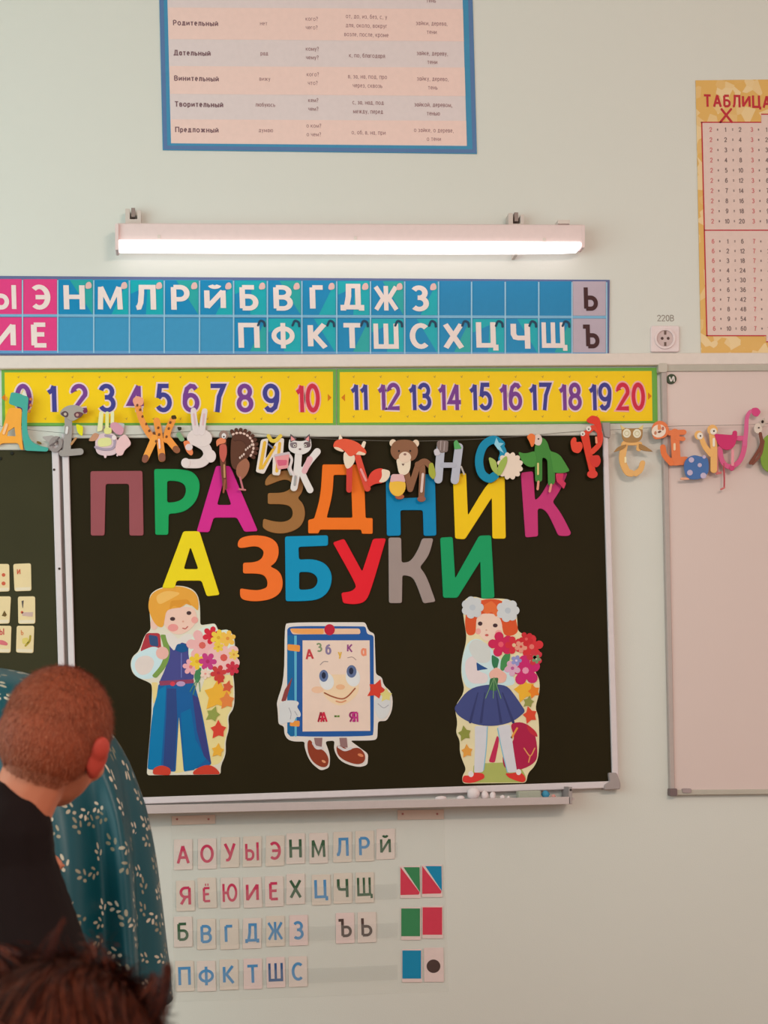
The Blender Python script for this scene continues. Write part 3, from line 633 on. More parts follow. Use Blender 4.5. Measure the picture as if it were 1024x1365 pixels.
pcard([(-80, 470), (125, 468), (108, 778), (-95, 782)], 'cream card with a small brown drawing cut by the left photo edge, middle row', lambda t: [('brown_drawing', Z((20, 690), (50, 630), (78, 680), (60, 700)), mat((110, 84, 44), .6))])
def L6(t): text('letter', 'Ы', *Z((20, 870))[0], 9, mat((200, 80, 80), .6), .0222, t, key='b', wf=.8); return [('pink_drawing', rnd(Z((-40, 965), (40, 965), (92, 1005), (80, 1030), (-40, 1010)), 2), mat((214, 110, 116), .6))]
pcard([(-80, 803), (130, 803), (120, 1112), (-90, 1108)], 'cream card with red letter and pink drawing cut by the left photo edge, bottom row', L6)

# things in the tray
def lump(name, px, py, r, m, label, cat, d=.055, sq=(1, 1, 1)):
    k = ppm(px, py, d); c = W(px, py, d); g = G(); g.ball((0, 0, 0), tuple(r / k * s for s in sq), n=2)
    for v in g.v: v *= 1 + .12 * math.sin(v.x * 900 + px) * math.cos(v.z * 700)
    zb = W(px, 1079 - (px - 104) * .0229, .03).z + .001; low = min(v.z for v in g.v)
    g.v = [v + Vector((c.x, c.y, zb - low)) for v in g.v]
    return tag(g.make(name, m, smooth=True), label, cat, 'things in the chalk tray')
CK = mat((232, 214, 214), .8)
lump('cloth_ball', 631, 1060, 9, CK, 'biggest round white lump in the chalk tray below the girl figure', 'sponge', sq=(1, .8, .95))
lump('chalk_piece', 614, 1066, 5, CK, 'small white chalk piece just left of the biggest white lump', 'chalk', sq=(1.1, .8, .7))
lump('chalk_piece', 646.5, 1063, 5.5, CK, 'white chalk piece just right of the biggest white lump', 'chalk', sq=(.9, .8, 1.1))
lump('chalk_piece', 657, 1062, 4.5, CK, 'second white chalk piece right of the biggest white lump', 'chalk', sq=(.9, .8, 1.2))
lump('chalk_piece', 670, 1064, 3.5, CK, 'third white chalk piece right of the biggest white lump', 'chalk', sq=(1, .8, .9))
lump('chalk_piece', 678, 1064, 2.2, CK, 'tiniest white chalk crumb left of the grey green eraser', 'chalk')
lump('chalk_piece', 588, 1068, 5, CK, 'white chalk piece at the left end of the row of chalk in the tray', 'chalk', sq=(1.6, .8, .7))
lump('round_blue_cap', 727.5, 1061.5, 5.4, mat((70, 146, 180), .4), 'small round blue cap in the chalk tray beside the eraser', 'magnet', sq=(1, .7, 1))
lump('round_red_cap', 738, 1063, 2.8, mat((220, 150, 140), .4), 'tiny pink cap at the right end of the chalk tray', 'magnet')
a = W(691, 1055, .07); b = W(722, 1065, .07); zb = W(706, 1079 - 602 * .0229, .03).z + .001
tag(G().box((a.x, -.07, zb), (b.x, -.035, zb + .024), .004).make('board_eraser', mat((168, 166, 150), .8)), 'flat grey green eraser lying in the chalk tray', 'eraser', 'things in the chalk tray')
# ------------------------------------------------------------------ big letters on the board
def big(ltr, colname, rgb, rings, row, more='', r=3.2):
    m = mat(rgb, .55, .05, 20)
    o = cut('felt_letter', [rnd(q, r) for q in rings], m, .0205, .004, ch=.0009)
    tag(o, 'big %s letter %s in the %s word on the chalkboard%s' % (colname, ltr, row, more), 'letter', 'big coloured letters on the chalkboard')
big('П', 'dull rose', (152, 78, 84), [[(120.5, 628), (190, 627.5), (191.5, 714), (172.5, 714), (172, 645), (141, 645), (139.5, 714), (121, 714)]], 'upper')
big('Р', 'green', (22, 156, 88), [[(205.5, 625), (243, 625), (258, 629), (266, 640), (266.5, 652), (262, 668), (250, 680), (238, 684), (225, 685), (224.5, 713), (207, 713)], [(223, 641), (236, 641), (246, 645), (248.5, 654), (245, 664), (236, 669), (223, 670)]], 'upper')
big('А', 'magenta', (214, 40, 140), [[(288, 621), (307, 621), (344, 708), (326, 709), (316, 690), (285, 690), (279, 709.5), (262, 709)], [(298, 642), (308.5, 673), (289.5, 673)]], 'upper')
big('З', 'brown', (158, 106, 58), [[(353, 640), (362, 630), (378, 626), (395, 629), (405, 640), (404, 655), (397, 664), (405, 672), (407.5, 686), (403, 700), (392, 708), (375, 712), (358, 709), (350, 703), (351, 691), (365, 695), (378, 696), (388, 692), (391, 684), (388, 675), (378, 672), (357, 672), (357, 657), (376, 657), (386, 653), (390, 646), (386, 640), (377, 639), (362, 645), (354, 648)]], 'upper')
big('Д', 'orange', (244, 116, 30), [[(430, 619), (485, 619), (487.6, 690.5), (497, 690.5), (497, 711.6), (482.6, 711.5), (481.7, 706), (426.6, 706), (425, 711), (411, 711), (411, 693), (419, 691), (427.5, 662)], [(445, 633), (468, 633), (470, 690), (435.7, 690), (443.6, 659)]], 'upper', r=2)
big('Н', 'blue', (0, 132, 184), [[(514.5, 634), (533, 634), (533, 664), (563, 663), (563, 632), (580, 632), (582, 714), (565, 714.5), (564, 680), (534, 680), (534.5, 714), (516, 714.5)]], 'upper')
big('И', 'yellow', (246, 198, 20), [[(604, 633), (621.6, 630), (624, 687), (654, 637), (673, 635), (674.5, 718), (656.7, 718), (656, 663), (620, 719), (607, 718)]], 'upper')
big('К', 'raspberry pink', (200, 54, 118), [[(694.5, 630), (711, 628), (713.5, 667), (722, 660), (738, 630), (757, 630), (748, 652), (737, 669), (749, 685), (762, 711), (758, 715), (744.6, 714), (731.5, 685), (724, 678), (717, 678), (717.6, 715), (700.7, 716.5)]], 'upper')
big('А', 'yellow', (240, 210, 24), [[(244.5, 708), (266, 708), (293, 793), (275.8, 795), (268.7, 774), (235.5, 774), (233, 784), (216, 784)], [(254, 729), (264.5, 758.6), (245, 758.6)]], 'lower')
big('З', 'orange', (244, 112, 40), [[(317, 722), (322, 716), (338, 713), (358, 715), (370, 723), (372.5, 737), (368, 750), (360, 755), (373, 761), (378, 775), (375, 790), (362, 799), (343, 802), (326, 800.5), (320, 796), (320, 784), (332, 786), (345, 787), (356, 783), (357, 775), (353, 767), (344, 764.5), (324, 764.5), (324, 750), (341, 749.5), (350, 744), (352, 735), (346, 729), (337, 728), (322, 731), (317, 729)]], 'lower')
big('Б', 'blue', (0, 142, 188), [[(380, 715), (437.5, 713.4), (437.5, 727.5), (398, 729), (398.7, 746), (418, 745), (435, 751), (443.7, 766.6), (440, 787), (427, 799), (407, 801.5), (381, 801.5)], [(399, 762.5), (414.7, 762.5), (422.5, 768), (424, 776), (419, 784), (410, 786), (399, 786)]], 'lower')
big('У', 'red', (232, 28, 44), [[(443.7, 723), (459, 718), (483, 762), (497.5, 718), (515, 717.5), (494, 790), (486.6, 803), (472.5, 806), (457.5, 804), (455, 790), (468, 788.5), (474, 784), (475, 779)]], 'lower')
big('К', 'grey', (160, 140, 136), [[(518, 716.5), (535, 716.5), (535.6, 750), (547.5, 749), (558, 732), (563, 717.5), (578, 717.5), (572.5, 740), (560, 756), (569, 768), (581, 802), (564.7, 804.5), (553.7, 774), (547.5, 768), (536.6, 766.6), (536, 804), (518.7, 804)]], 'lower')
big('И', 'green', (18, 154, 96), [[(587, 716.5), (603.7, 715.6), (607, 771), (639, 714), (655, 713.4), (659.5, 797), (642, 798), (640.6, 748), (610, 797), (591, 797)]], 'lower')

# ------------------------------------------------------------------ animal letter garland
D0 = 0.036
PEG = (236, 206, 176)
def animal(name, label, parts, d=D0, th=.004, cat='animal letter'):
    """parts: (part name, rgb, outline or list of outlines); the first one is the plywood base"""
    allp = [p for pt in parts for p in (pt[2] if isinstance(pt[2][0][0], (int, float)) else pt[2][0])]
    cx = sum(p[0] for p in allp) / len(allp); lo = max(p[1] for p in allp); c = W(cx, lo, d)
    t = empty(name, (c.x, -d, c.z), label, cat, 'animal letters of the garland')
    nb = 0
    for k, pt in enumerate(parts):
        lv = pt[3] if len(pt) > 3 else k
        f = (th if lv == 0 else th + .0006 * lv) + .00004 * k
        cut(pt[0], pt[2], mat(pt[1], .5, .04, 40), d, f, t, ch=.0004, back=d if lv == 0 else d + th - .001)
    return t
A = animal; e = ell; st = stroke
Z = Zf(0, 500, .127)
OR2 = (244, 164, 62); TL = (72, 164, 150)
A('dinosaur_letter', 'teal long-necked dinosaur on an orange letter at the left edge', [
    ('letter_body', OR2, [rnd(Z((95, 340), (230, 350), (218, 560), (245, 792), (208, 775), (195, 712), (10, 715), (-20, 765), (-30, 650), (30, 560), (60, 430)), 4), Z((85, 590), (150, 545), (165, 640), (75, 640))]),
    ('dinosaur', TL, rnd(Z((115, 178), (200, 190), (300, 230), (292, 340), (282, 450), (287, 600), (322, 690), (400, 738), (512, 762), (500, 803), (262, 792), (240, 690), (224, 500), (236, 345), (180, 330), (90, 300)), 3)),
    ('spike', (190, 110, 60), e(41, 532, 2)), ('spike', (190, 110, 60), e(41, 540, 2), 3), ('spike', (190, 110, 60), e(39, 548, 2), 3), ('clothes_peg', (246, 190, 140), st(Z((70, 520), (40, 610)), 3.6), 4),
    ('horn', (226, 220, 206), rnd(Z((225, 205), (245, 160), (290, 225)), 2), 2), ('foot_mark', (120, 90, 40), e(52, 590, 3.5, 1.6, 20), 5), ('eye', (230, 150, 60), e(8.5, 531, 1.6, 3), 1)])
GY = (160, 148, 144)
A('lemur_letter', 'grey lemur with dark eye patches and a curled tail on the left board frame', [
    ('letter_body', GY, st([(91, 548), (91, 575), (89, 602)], 10)),
    ('foot', GY, st([(83, 604), (107, 602)], 9), 1), ('paw', (172, 160, 156), rnd([(55, 582), (72, 580), (76, 594), (64, 590)], 4), 1),
    ('tail', (150, 136, 134), [e(74, 592, 9, 11, 20), e(74, 592, 4, 6, 20)], 2), ('tail_stripe', (110, 96, 96), st([(67, 594), (73, 590), (79, 583)], 2), 3),
    ('head', (168, 156, 148), rnd([(80, 548), (88, 541), (100, 539), (110, 543), (114, 549), (104, 558), (96, 562), (88, 557), (80, 553)], 5), 2),
    ('eye_patch', (92, 70, 74), rnd([(80, 551), (87, 547), (92, 551), (90, 557), (84, 555)], 3), 3), ('eye_patch', (110, 66, 74), rnd([(98, 551), (104, 548), (112, 551), (107, 557), (100, 557)], 3), 3),
    ('eye', (196, 176, 160), e(87, 552, 2), 4), ('eye', (196, 150, 140), e(103, 553, 2), 4), ('ear', (120, 50, 80), rnd([(110, 547), (116, 544), (117, 549), (112, 551)], 1.5), 3), ('leaf', (226, 214, 30), rnd([(101, 565), (111, 568), (110, 582), (103, 577)], 3), 1), ('clothes_peg', (224, 214, 214), st([(89.5, 570), (88.5, 577)], 3.4), 4), ('tail_end', (186, 134, 90), st([(95, 592), (101, 584)], 3), 1)])
Z = Zf(110, 530, .1758)
A('hippopotamus_letter', 'plump pink and cream animal letter with a grey stripe left of the giraffe', [
    ('letter_body', (220, 190, 196), rnd(Z((98, 290), (180, 260), (260, 280), (275, 400), (240, 440), (130, 440), (95, 400)), 8)),
    ('cream_post', (232, 224, 170), rnd(Z((128, 105), (160, 105), (150, 250), (110, 260)), 2), 1), ('cream_post', (226, 222, 150), rnd(Z((175, 105), (200, 105), (200, 240), (172, 240)), 2), 1), ('cream_post', (232, 226, 180), rnd(Z((215, 105), (240, 105), (238, 240), (212, 240)), 2), 1),
    ('cream_patch', (224, 218, 150), rnd(Z((115, 310), (215, 300), (225, 355), (190, 370), (115, 375)), 6), 2), ('cream_patch', (226, 218, 140), rnd(Z((160, 230), (222, 225), (222, 275), (165, 278)), 4), 2),
    ('grey_stripe', (170, 150, 168), st(Z((98, 375), (160, 392), (225, 385), (245, 345), (230, 300), (175, 285)), 3.4), 3),
    ('ear', (214, 150, 168), rnd(Z((200, 200), (250, 180), (320, 230), (300, 290), (240, 270)), 5), 2), ('grey_cap', (186, 184, 180), rnd(Z((255, 190), (320, 195), (315, 240), (280, 235)), 3), 1),
    ('pink_wing', (234, 188, 190), rnd(Z((255, 330), (310, 275), (340, 290), (375, 355), (320, 395), (305, 440), (265, 440), (248, 400)), 5), 4),
    ('tail', (196, 140, 110), rnd(Z((40, 330), (90, 262), (132, 280), (100, 330)), 4), 1), ('foot', (232, 196, 200), rnd(Z((160, 430), (185, 430), (180, 458), (165, 458)), 1.5), 1), ('foot', (232, 196, 200), rnd(Z((255, 430), (275, 430), (270, 445), (258, 445)), 1.5), 1), ('nose', (236, 214, 214), e(*Z((240, 303))[0], 3.2), 5)])
GF = (240, 148, 66); SP = (120, 70, 40)
gir = [('letter_body', GF, st([(209, 561), (213, 585), (216, 611)], 9, 9.5)), ('neck', (240, 150, 76), st([(182, 536), (189, 560), (198, 577), (206, 586)], 8, 9), 1),
    ('leg', (244, 160, 70), st([(206, 584), (193.5, 612)], 9.5, 8.5, False), 2), ('arm', GF, st([(230, 560), (224, 574), (222, 586)], 9), 1), ('leg', (244, 150, 66), st([(223, 584), (236, 600)], 9.5, 8.5, False), 2),
    ('head', (240, 160, 130), rnd([(176, 533), (182, 527), (192, 531), (191, 540), (180, 542)], 4), 3), ('tail_tuft', (70, 52, 20), rnd([(228, 554), (234, 553), (236, 558), (229, 559)], 2), 3), ('tail_tuft', (50, 44, 28), rnd([(236, 569), (242, 569), (242, 573), (238, 574)], 1.5), 3),
    ('hoof', (140, 84, 66), st([(194, 610), (193, 613)], 8.5, 8, False), 3), ('hoof', (140, 84, 66), st([(216, 608), (216.2, 611)], 9, 9, False), 3), ('hoof', (150, 90, 60), st([(234.5, 598.5), (236, 600)], 9, 8.5, False), 3), ('clothes_peg', (246, 206, 196), st([(212, 586), (213, 597)], 2.6), 3)]
for x, y in ((187, 546), (190, 555), (195, 565), (199, 574), (205, 577), (211, 570), (212, 579), (225, 571), (227, 563), (222, 582), (208, 588), (183, 540)): gir.append(('spot', SP, e(x, y, 1.5, 1.9, 20, 8), 4))
A('giraffe_letter', 'orange spotted giraffe letter between the cream animal and the rabbit', gir)
RB = (226, 206, 204)
A('rabbit_letter', 'white rabbit letter with two tall ears holding a carrot', [
    ('letter_body', RB, st([(262, 588), (274, 596), (277, 607), (268, 617), (248, 618)], 13, 12)), ('head', (228, 208, 206), rnd([(248, 582), (255, 573), (266, 571), (278, 574), (284, 583), (280, 593), (268, 597), (252, 592)], 8), 1),
    ('ear', (226, 206, 206), st([(258, 547), (259, 560), (262, 576)], 7.5, 9), 2), ('ear', (226, 206, 206), st([(273, 548), (271, 560), (269, 576)], 7.5, 9), 2), ('inner_ear', (222, 178, 182), st([(258.5, 552), (260, 566)], 2.4), 3), ('inner_ear', (222, 178, 182), st([(272, 552), (270.5, 566)], 2.4), 3),
    ('tail', (230, 210, 208), e(281, 608, 7, 8.5), 2), ('paw', (230, 210, 208), e(247.5, 617, 6, 6.5), 2), ('paw', (226, 204, 204), e(252, 596, 5, 4.5), 2), ('carrot', (238, 132, 84), rnd([(244, 588), (252, 587), (258, 604), (255, 608), (248, 602)], 3), 1), ('carrot_leaf', (130, 164, 122), rnd([(234, 578), (240, 575), (247, 587), (241, 589)], 3), 1)])
Z = Zf(270, 560, .166)
TB = (96, 56, 40)
tk = [('letter_body', TB, rnd([(309, 580), (322, 577), (334, 583), (337, 597), (330, 612), (316, 628), (308, 622), (307, 600)], 8)), ('neck', (116, 66, 48), st([(297, 586), (297, 610), (300, 650)], 10, 6), 1)]
for a in range(-115, 50, 15):
    cx, cy = 319, 596; ra = math.radians(a); x0, y0 = cx + 12 * math.cos(ra), cy + 12 * math.sin(ra); x1, y1 = cx + 23.5 * math.cos(ra), cy + 23.5 * math.sin(ra)
    tk.append(('tail_feather', (88, 50, 38), st([(x0, y0), (x1, y1)], 6, 5, False), 2)); tk.append(('feather_tip', (226, 190, 178), e(cx + 19 * math.cos(ra), cy + 19 * math.sin(ra), 1.6, 2.2, a, 8), 3))
for k in range(7): tk.append(('bead', (220, 190, 178), e(320 + k * 2.6, 604 + (6 if k < 3 else 2) - k * 2.2, 1.3, 1.8, 0, 8), 3))
tk += [('head', (150, 120, 110), e(298, 580, 6, 6.5), 2), ('eye', (232, 220, 220), e(298.5, 581, 3, 3.6), 4), ('pupil', (40, 30, 30), e(298.5, 582, 1.1), 5), ('beak', (232, 132, 92), rnd([(288, 587), (294, 583), (302, 586), (300, 591), (292, 592), (289, 596)], 3), 3),
    ('wattle', (196, 92, 80), rnd([(293, 592), (302, 592), (303, 606), (298, 618), (292, 608)], 4), 3), ('lower_feathers', (160, 100, 76), rnd([(316, 618), (328, 610), (334, 618), (330, 632), (322, 640), (314, 632)], 3), 1),
    ('leg', (160, 84, 60), st([(300, 640), (298, 656)], 2.6), 1), ('leg', (196, 110, 120), st([(320, 636), (324, 652)], 2.6), 1), ('foot', (200, 120, 120), st([(319, 652), (327, 653)], 2.4), 1), ('clothes_peg', (196, 140, 96), st([(299, 620), (299.5, 636)], 2.6), 4)]
A('turkey_letter', 'dark brown turkey letter with fanned feathers above the magenta letter', tk)
WY = (232, 214, 206); YL = (232, 178, 60)
A('yellow_letter_with_cup', 'white and yellow letter Й with a pink cup left of the cat', [
    ('letter_body', WY, rnd([(348, 586), (358, 584), (354, 612), (368, 590), (370, 584), (379, 584), (377, 612), (373, 634), (363, 633), (364, 608), (352, 632), (341, 629)], 3)),
    ('yellow_bar', YL, st([(353, 590), (347, 624)], 4.4), 1), ('yellow_bar', YL, st([(350, 624), (366, 596)], 3.6), 2), ('yellow_bar', YL, st([(373, 591), (369, 628)], 4), 1), ('breve', (230, 196, 76), st([(358, 581), (362, 587), (368, 587), (374, 581)], 5), 3), ('blue_line', (120, 120, 150), st([(358, 592), (364, 597)], 2), 3),
    ('pink_cup', (232, 152, 156), rnd([(366, 607), (386, 605), (384, 624), (370, 626)], 3), 4), ('cup_label', (214, 96, 124), rnd([(369, 613), (383, 613), (382, 620), (371, 621)], 2), 5), ('cup_lid', (206, 184, 190), st([(367, 607), (385, 604)], 3.4), 5), ('handle', (224, 206, 206), st([(384, 604), (389, 612), (387, 624), (392, 634)], 3.6), 2)])
CW = (228, 216, 214)
A('cat_letter', 'white cat letter with grey face patches and pink ears', [
    ('letter_body', CW, st([(398, 606), (396, 628), (392, 650)], 9.5)), ('leg', CW, st([(401, 626), (407, 640), (413.5, 653)], 8.5, 9), 1), ('arm', CW, st([(403, 632), (412, 616), (423, 602)], 8, 9.5), 1), ('pink_sleeve', (228, 170, 178), st([(406, 628), (413, 612)], 7.5, 8, False), 2),
    ('head', CW, rnd([(386, 584), (394, 588), (406, 588), (414, 583), (416, 596), (411, 603), (400, 607), (389, 603), (384, 598)], 4), 2), ('ear', (96, 80, 84), rnd([(387, 578), (396, 585), (387, 590)], 1.5), 3), ('ear', (96, 80, 84), rnd([(413, 578), (405, 585), (414, 590)], 1.5), 3), ('inner_ear', (236, 150, 150), rnd([(388, 581), (394, 586), (388, 588)], 1), 4), ('inner_ear', (236, 150, 150), rnd([(412, 581), (407, 586), (412, 588)], 1), 4),
    ('face_patch', (132, 116, 122), rnd([(386, 590), (396, 589), (396, 597), (388, 597)], 3), 4), ('face_patch', (110, 88, 92), rnd([(405, 589), (414, 589), (414, 596), (405, 597)], 3), 4), ('eye', (226, 214, 206), e(393, 594, 2), 5), ('eye', (226, 214, 206), e(407, 594, 2), 5), ('pupil', (50, 42, 44), e(393, 594, 1), 6), ('pupil', (50, 42, 44), e(407, 594, 1), 6), ('nose', (120, 96, 100), e(400, 598.5, 1.6, 1.1), 5), ('clothes_peg', (170, 164, 164), st([(394, 635), (393, 646)], 3), 3), ('cat_tail', (190, 182, 180), st([(384, 622), (388, 632)], 3.6), 1)])
FX = (222, 74, 56)
Z = Zf(430, 570, .1465)
A('fox_letter', 'red fox letter with white tipped tail above the orange letter', [
    ('letter_body', FX, st([(477, 609), (484, 632), (490, 651)], 8.5)), ('leg', (210, 62, 54), st([(466, 622), (465.5, 653)], 8, 7.5, False), 1),
    ('tail', (224, 66, 52), rnd(Z((410, 520), (415, 450), (450, 395), (510, 368), (560, 372), (560, 505), (470, 510), (430, 545)), 5), 1), ('tail_tip', (236, 212, 190), rnd(Z((535, 372), (618, 392), (612, 450), (570, 500), (505, 498), (545, 450)), 4), 2),
    ('scarf', (238, 214, 192), rnd(Z((195, 215), (290, 240), (300, 300), (262, 360), (220, 380), (188, 300)), 4), 2),
    ('head', (232, 88, 60), rnd(Z((92, 180), (112, 118), (200, 95), (320, 128), (400, 205), (398, 248), (310, 240), (245, 268), (195, 200), (140, 185)), 4), 3), ('cheek', (240, 206, 180), rnd(Z((100, 175), (150, 178), (200, 215), (180, 222), (120, 200)), 2), 4), ('cheek', (240, 206, 180), rnd(Z((300, 245), (330, 212), (395, 235), (385, 252), (330, 248)), 2), 4),
    ('ear', (240, 216, 196), rnd(Z((145, 110), (158, 55), (185, 100)), 1.5), 4), ('ear', (240, 216, 196), rnd(Z((350, 165), (372, 120), (398, 130), (380, 190)), 1.5), 4), ('clothes_peg', (238, 150, 150), st(Z((350, 380), (395, 480)), 3), 3)])
BR = (140, 92, 66)
A('bear_letter', 'brown bear letter with a yellow honey pot above the blue letter', [
    ('letter_body', BR, st([(542, 630), (547, 652)], 8, 8, False)), ('letter_body', BR, st([(547, 652), (557, 621)], 8, 8, False), 0), ('letter_body', BR, st([(557, 619), (563, 622), (562, 662)], 8, 8), 0),
    ('arm', BR, st([(557, 620), (566, 615), (574, 621)], 8), 1), ('ear', (232, 204, 180), e(524, 590.5, 4.6, 5), 1), ('ear', (232, 204, 180), e(554.5, 591, 4.4, 5), 1), ('head', (142, 94, 68), rnd([(522, 592), (530, 586), (548, 586), (556, 593), (558, 604), (552, 615), (528, 615), (520, 604)], 8), 2),
    ('chest', (236, 214, 192), rnd([(528, 611), (548, 611), (547, 628), (540, 634), (532, 632)], 5), 3), ('muzzle', (232, 202, 182), e(540, 609.5, 8.2, 7.4), 4), ('nose', (150, 110, 100), e(540, 605.5, 2, 1.6), 5), ('eye', (50, 34, 28), e(532, 601, 1.2), 5), ('eye', (50, 34, 28), e(547, 601, 1.2), 5), ('chin_mark', (120, 90, 84), [(535.5, 618), (539.5, 618), (537.5, 621)], 5),
    ('honey_pot', (240, 186, 66), e(530, 648, 11, 13.5), 5), ('pot_lid', (226, 176, 178), rnd([(522, 632), (538, 632), (541, 643), (530, 641), (520, 643)], 3), 6), ('foot', (176, 92, 60), e(533, 662, 6, 3.5), 4), ('foot', (150, 90, 72), e(562, 665, 5.5, 4), 3), ('leaf', (168, 170, 62), rnd([(572, 618), (577, 616), (582, 632), (578, 640), (571, 632)], 3), 2), ('clothes_peg', (224, 192, 184), st([(564, 632), (562, 655)], 3.4), 3)])
LV = (186, 184, 198)
A('grey_cow_letter', 'pale lilac grey letter Н with a green leaf left of the blue letter С', [
    ('letter_body', LV, st([(588, 594), (586, 620), (584.5, 639)], 11)), ('post', LV, st([(612, 596), (609, 620), (606.5, 640)], 11), 0), ('crossbar', (180, 178, 192), st([(590, 620), (606, 620)], 7), 1), ('tuft', (132, 112, 108), rnd([(582, 590), (586, 586), (598, 588), (597, 602), (588, 604), (583, 598)], 2), 2), ('tuft_stripe', (170, 150, 150), st([(588, 588), (587, 600)], 1.5), 3), ('tuft_stripe', (170, 150, 150), st([(593, 589), (592, 601)], 1.5), 3),
    ('snout', (206, 196, 204), rnd([(578, 600), (584, 597), (588, 606), (580, 608)], 3), 2), ('leaf', (90, 166, 96), rnd([(605, 589), (609, 586), (616, 598), (606, 599)], 2), 2), ('tail', (190, 176, 170), st([(615, 622), (619, 632)], 2.2), 1)])
fl = [(680 + (14.5 + 3.2 * abs(math.sin(k * math.pi / 10))) * math.cos(k * math.pi / 60), 621 + (15.5 + 3.2 * abs(math.sin(k * math.pi / 10))) * math.sin(k * math.pi / 60)) for k in range(120)]
A('blue_letter_with_flower', 'blue letter С with two leaves and a fluffy cream flower', [
    ('letter_body', (0, 134, 172), st([(668, 592), (658, 586), (645, 594), (639, 612), (642, 630), (652, 638), (660, 634)], 11)), ('letter_tip', (20, 140, 178), st([(664, 590), (671, 602), (669, 612)], 9), 0), ('flower', (236, 212, 196), fl, 1), ('leaf', (170, 186, 92), rnd([(651, 608), (662, 614), (664, 634), (655, 626)], 5), 3), ('leaf', (160, 180, 84), rnd([(676, 606), (677, 616), (668, 634), (662, 634), (665, 616)], 5), 4),
    ('star', (150, 206, 226), [(662, 583), (665, 590), (672, 591), (667, 595), (672, 604), (664, 599), (659, 592)], 2)])
GR = (66, 132, 56)
A('parrot_letter', 'green parrot letter with orange beak and spread wings', [
    ('letter_body', GR, rnd([(713, 590), (722, 582), (730, 588), (733, 601), (742, 606), (740, 622), (740, 645), (731, 648), (730, 612), (723, 609), (723, 642), (714, 643), (713, 612)], 4)), ('wing', (72, 140, 60), rnd([(691, 602), (700, 605), (713, 601), (716, 612), (714, 622), (705, 623), (696, 616)], 3), 1), ('wing', (74, 142, 60), rnd([(733, 601), (746, 605), (753, 616), (760, 628), (750, 631), (738, 630)], 3), 1),
    ('tail', (206, 52, 92), rnd([(741, 631), (752, 631), (750, 640), (755, 644), (752, 652), (746, 645), (742, 642)], 2), 0), ('cheek', (224, 200, 190), rnd([(712, 580), (720, 578), (724, 586), (720, 595), (712, 592)], 4), 2), ('beak', (236, 120, 62), rnd([(702, 582), (708, 577), (714, 580), (713, 592), (709, 597), (706, 588)], 3), 3), ('eye', (40, 40, 30), e(718, 585, 1.1), 3), ('foot', (230, 150, 130), st([(718, 642), (717, 652)], 3), 1), ('foot', (230, 150, 130), st([(735, 646), (733, 655)], 3), 1), ('clothes_peg', (226, 200, 130), st([(717.5, 618), (717.5, 632)], 2.4), 3)])
LB = (222, 62, 44)
A('lobster_letter', 'red lobster letter with two claws at the right end of the chalkboard', [
    ('letter_body', LB, st([(780, 580), (784, 600), (791, 632)], 11, 8)), ('loop', (226, 70, 50), st([(782, 577), (792, 570), (800, 578), (799, 592), (790, 602)], 7), 1), ('claw', (226, 60, 44), rnd([(781, 560), (789, 553), (799, 556), (803, 570), (801, 590), (796, 588), (797, 570), (792, 565), (785, 564)], 4), 2), ('claw', (230, 72, 52), rnd([(760, 588), (765, 582), (769, 584), (768, 590), (775, 588), (778, 596), (772, 605), (763, 602)], 4), 2),
    ('tail', (214, 56, 48), rnd([(786, 608), (799, 606), (802, 616), (796, 624), (788, 620)], 4), 1), ('tail_fan', (222, 64, 54), e(790, 632, 7, 5.5), 2), ('eye', (232, 220, 214), e(785, 571.5, 3.4), 4), ('eye', (232, 220, 214), e(777, 578, 3.2), 4), ('pupil', (90, 60, 60), e(785, 572, 1), 5), ('pupil', (90, 60, 60), e(777, 578.5, 1), 5), ('clothes_peg', (240, 150, 120), st([(795, 583), (795.5, 590)], 2.6), 4)])
OC = (232, 176, 110); OB = (166, 124, 78)
A('owl_letter', 'tan owl letter with big white eyes between the two boards', [
    ('letter_body', OC, st([(833, 592), (830, 612), (836, 628), (842, 631)], 9)), ('right_side', OC, st([(853, 592), (852, 598)], 7, 7), 0), ('right_foot', OC, st([(848, 631), (854, 626), (857, 617)], 8, 7), 0),
    ('head', (170, 128, 80), rnd([(829, 569), (835, 571), (850, 571), (857, 569), (857, 584), (850, 590), (834, 590), (829, 584)], 3), 2), ('ear', (226, 196, 130), rnd([(827, 566), (834, 571), (829, 573)], 1), 3), ('ear', (226, 196, 130), rnd([(858, 566), (851, 571), (857, 573)], 1), 3), ('eye', (232, 222, 200), e(835.8, 577.5, 5.4, 6), 4), ('eye', (232, 222, 200), e(849.5, 577.8, 5.4, 6), 4), ('eye_ring', (206, 190, 150), [e(835.8, 577.5, 3.4), e(835.8, 577.5, 2.5)], 5), ('eye_ring', (206, 190, 150), [e(849.5, 577.8, 3.4), e(849.5, 577.8, 2.5)], 5),
    ('wing', OB, rnd([(836, 592), (833, 598), (818, 603), (824, 595)], 2), 3), ('wing', OB, rnd([(852, 591), (860, 594), (871, 602), (858, 601), (852, 598)], 2), 3), ('clothes_peg', (246, 226, 180), st([(834, 610), (834, 616)], 2.4), 3), ('neck', OC, st([(838, 590), (848, 590)], 7), 0)])
MO = (230, 124, 78)
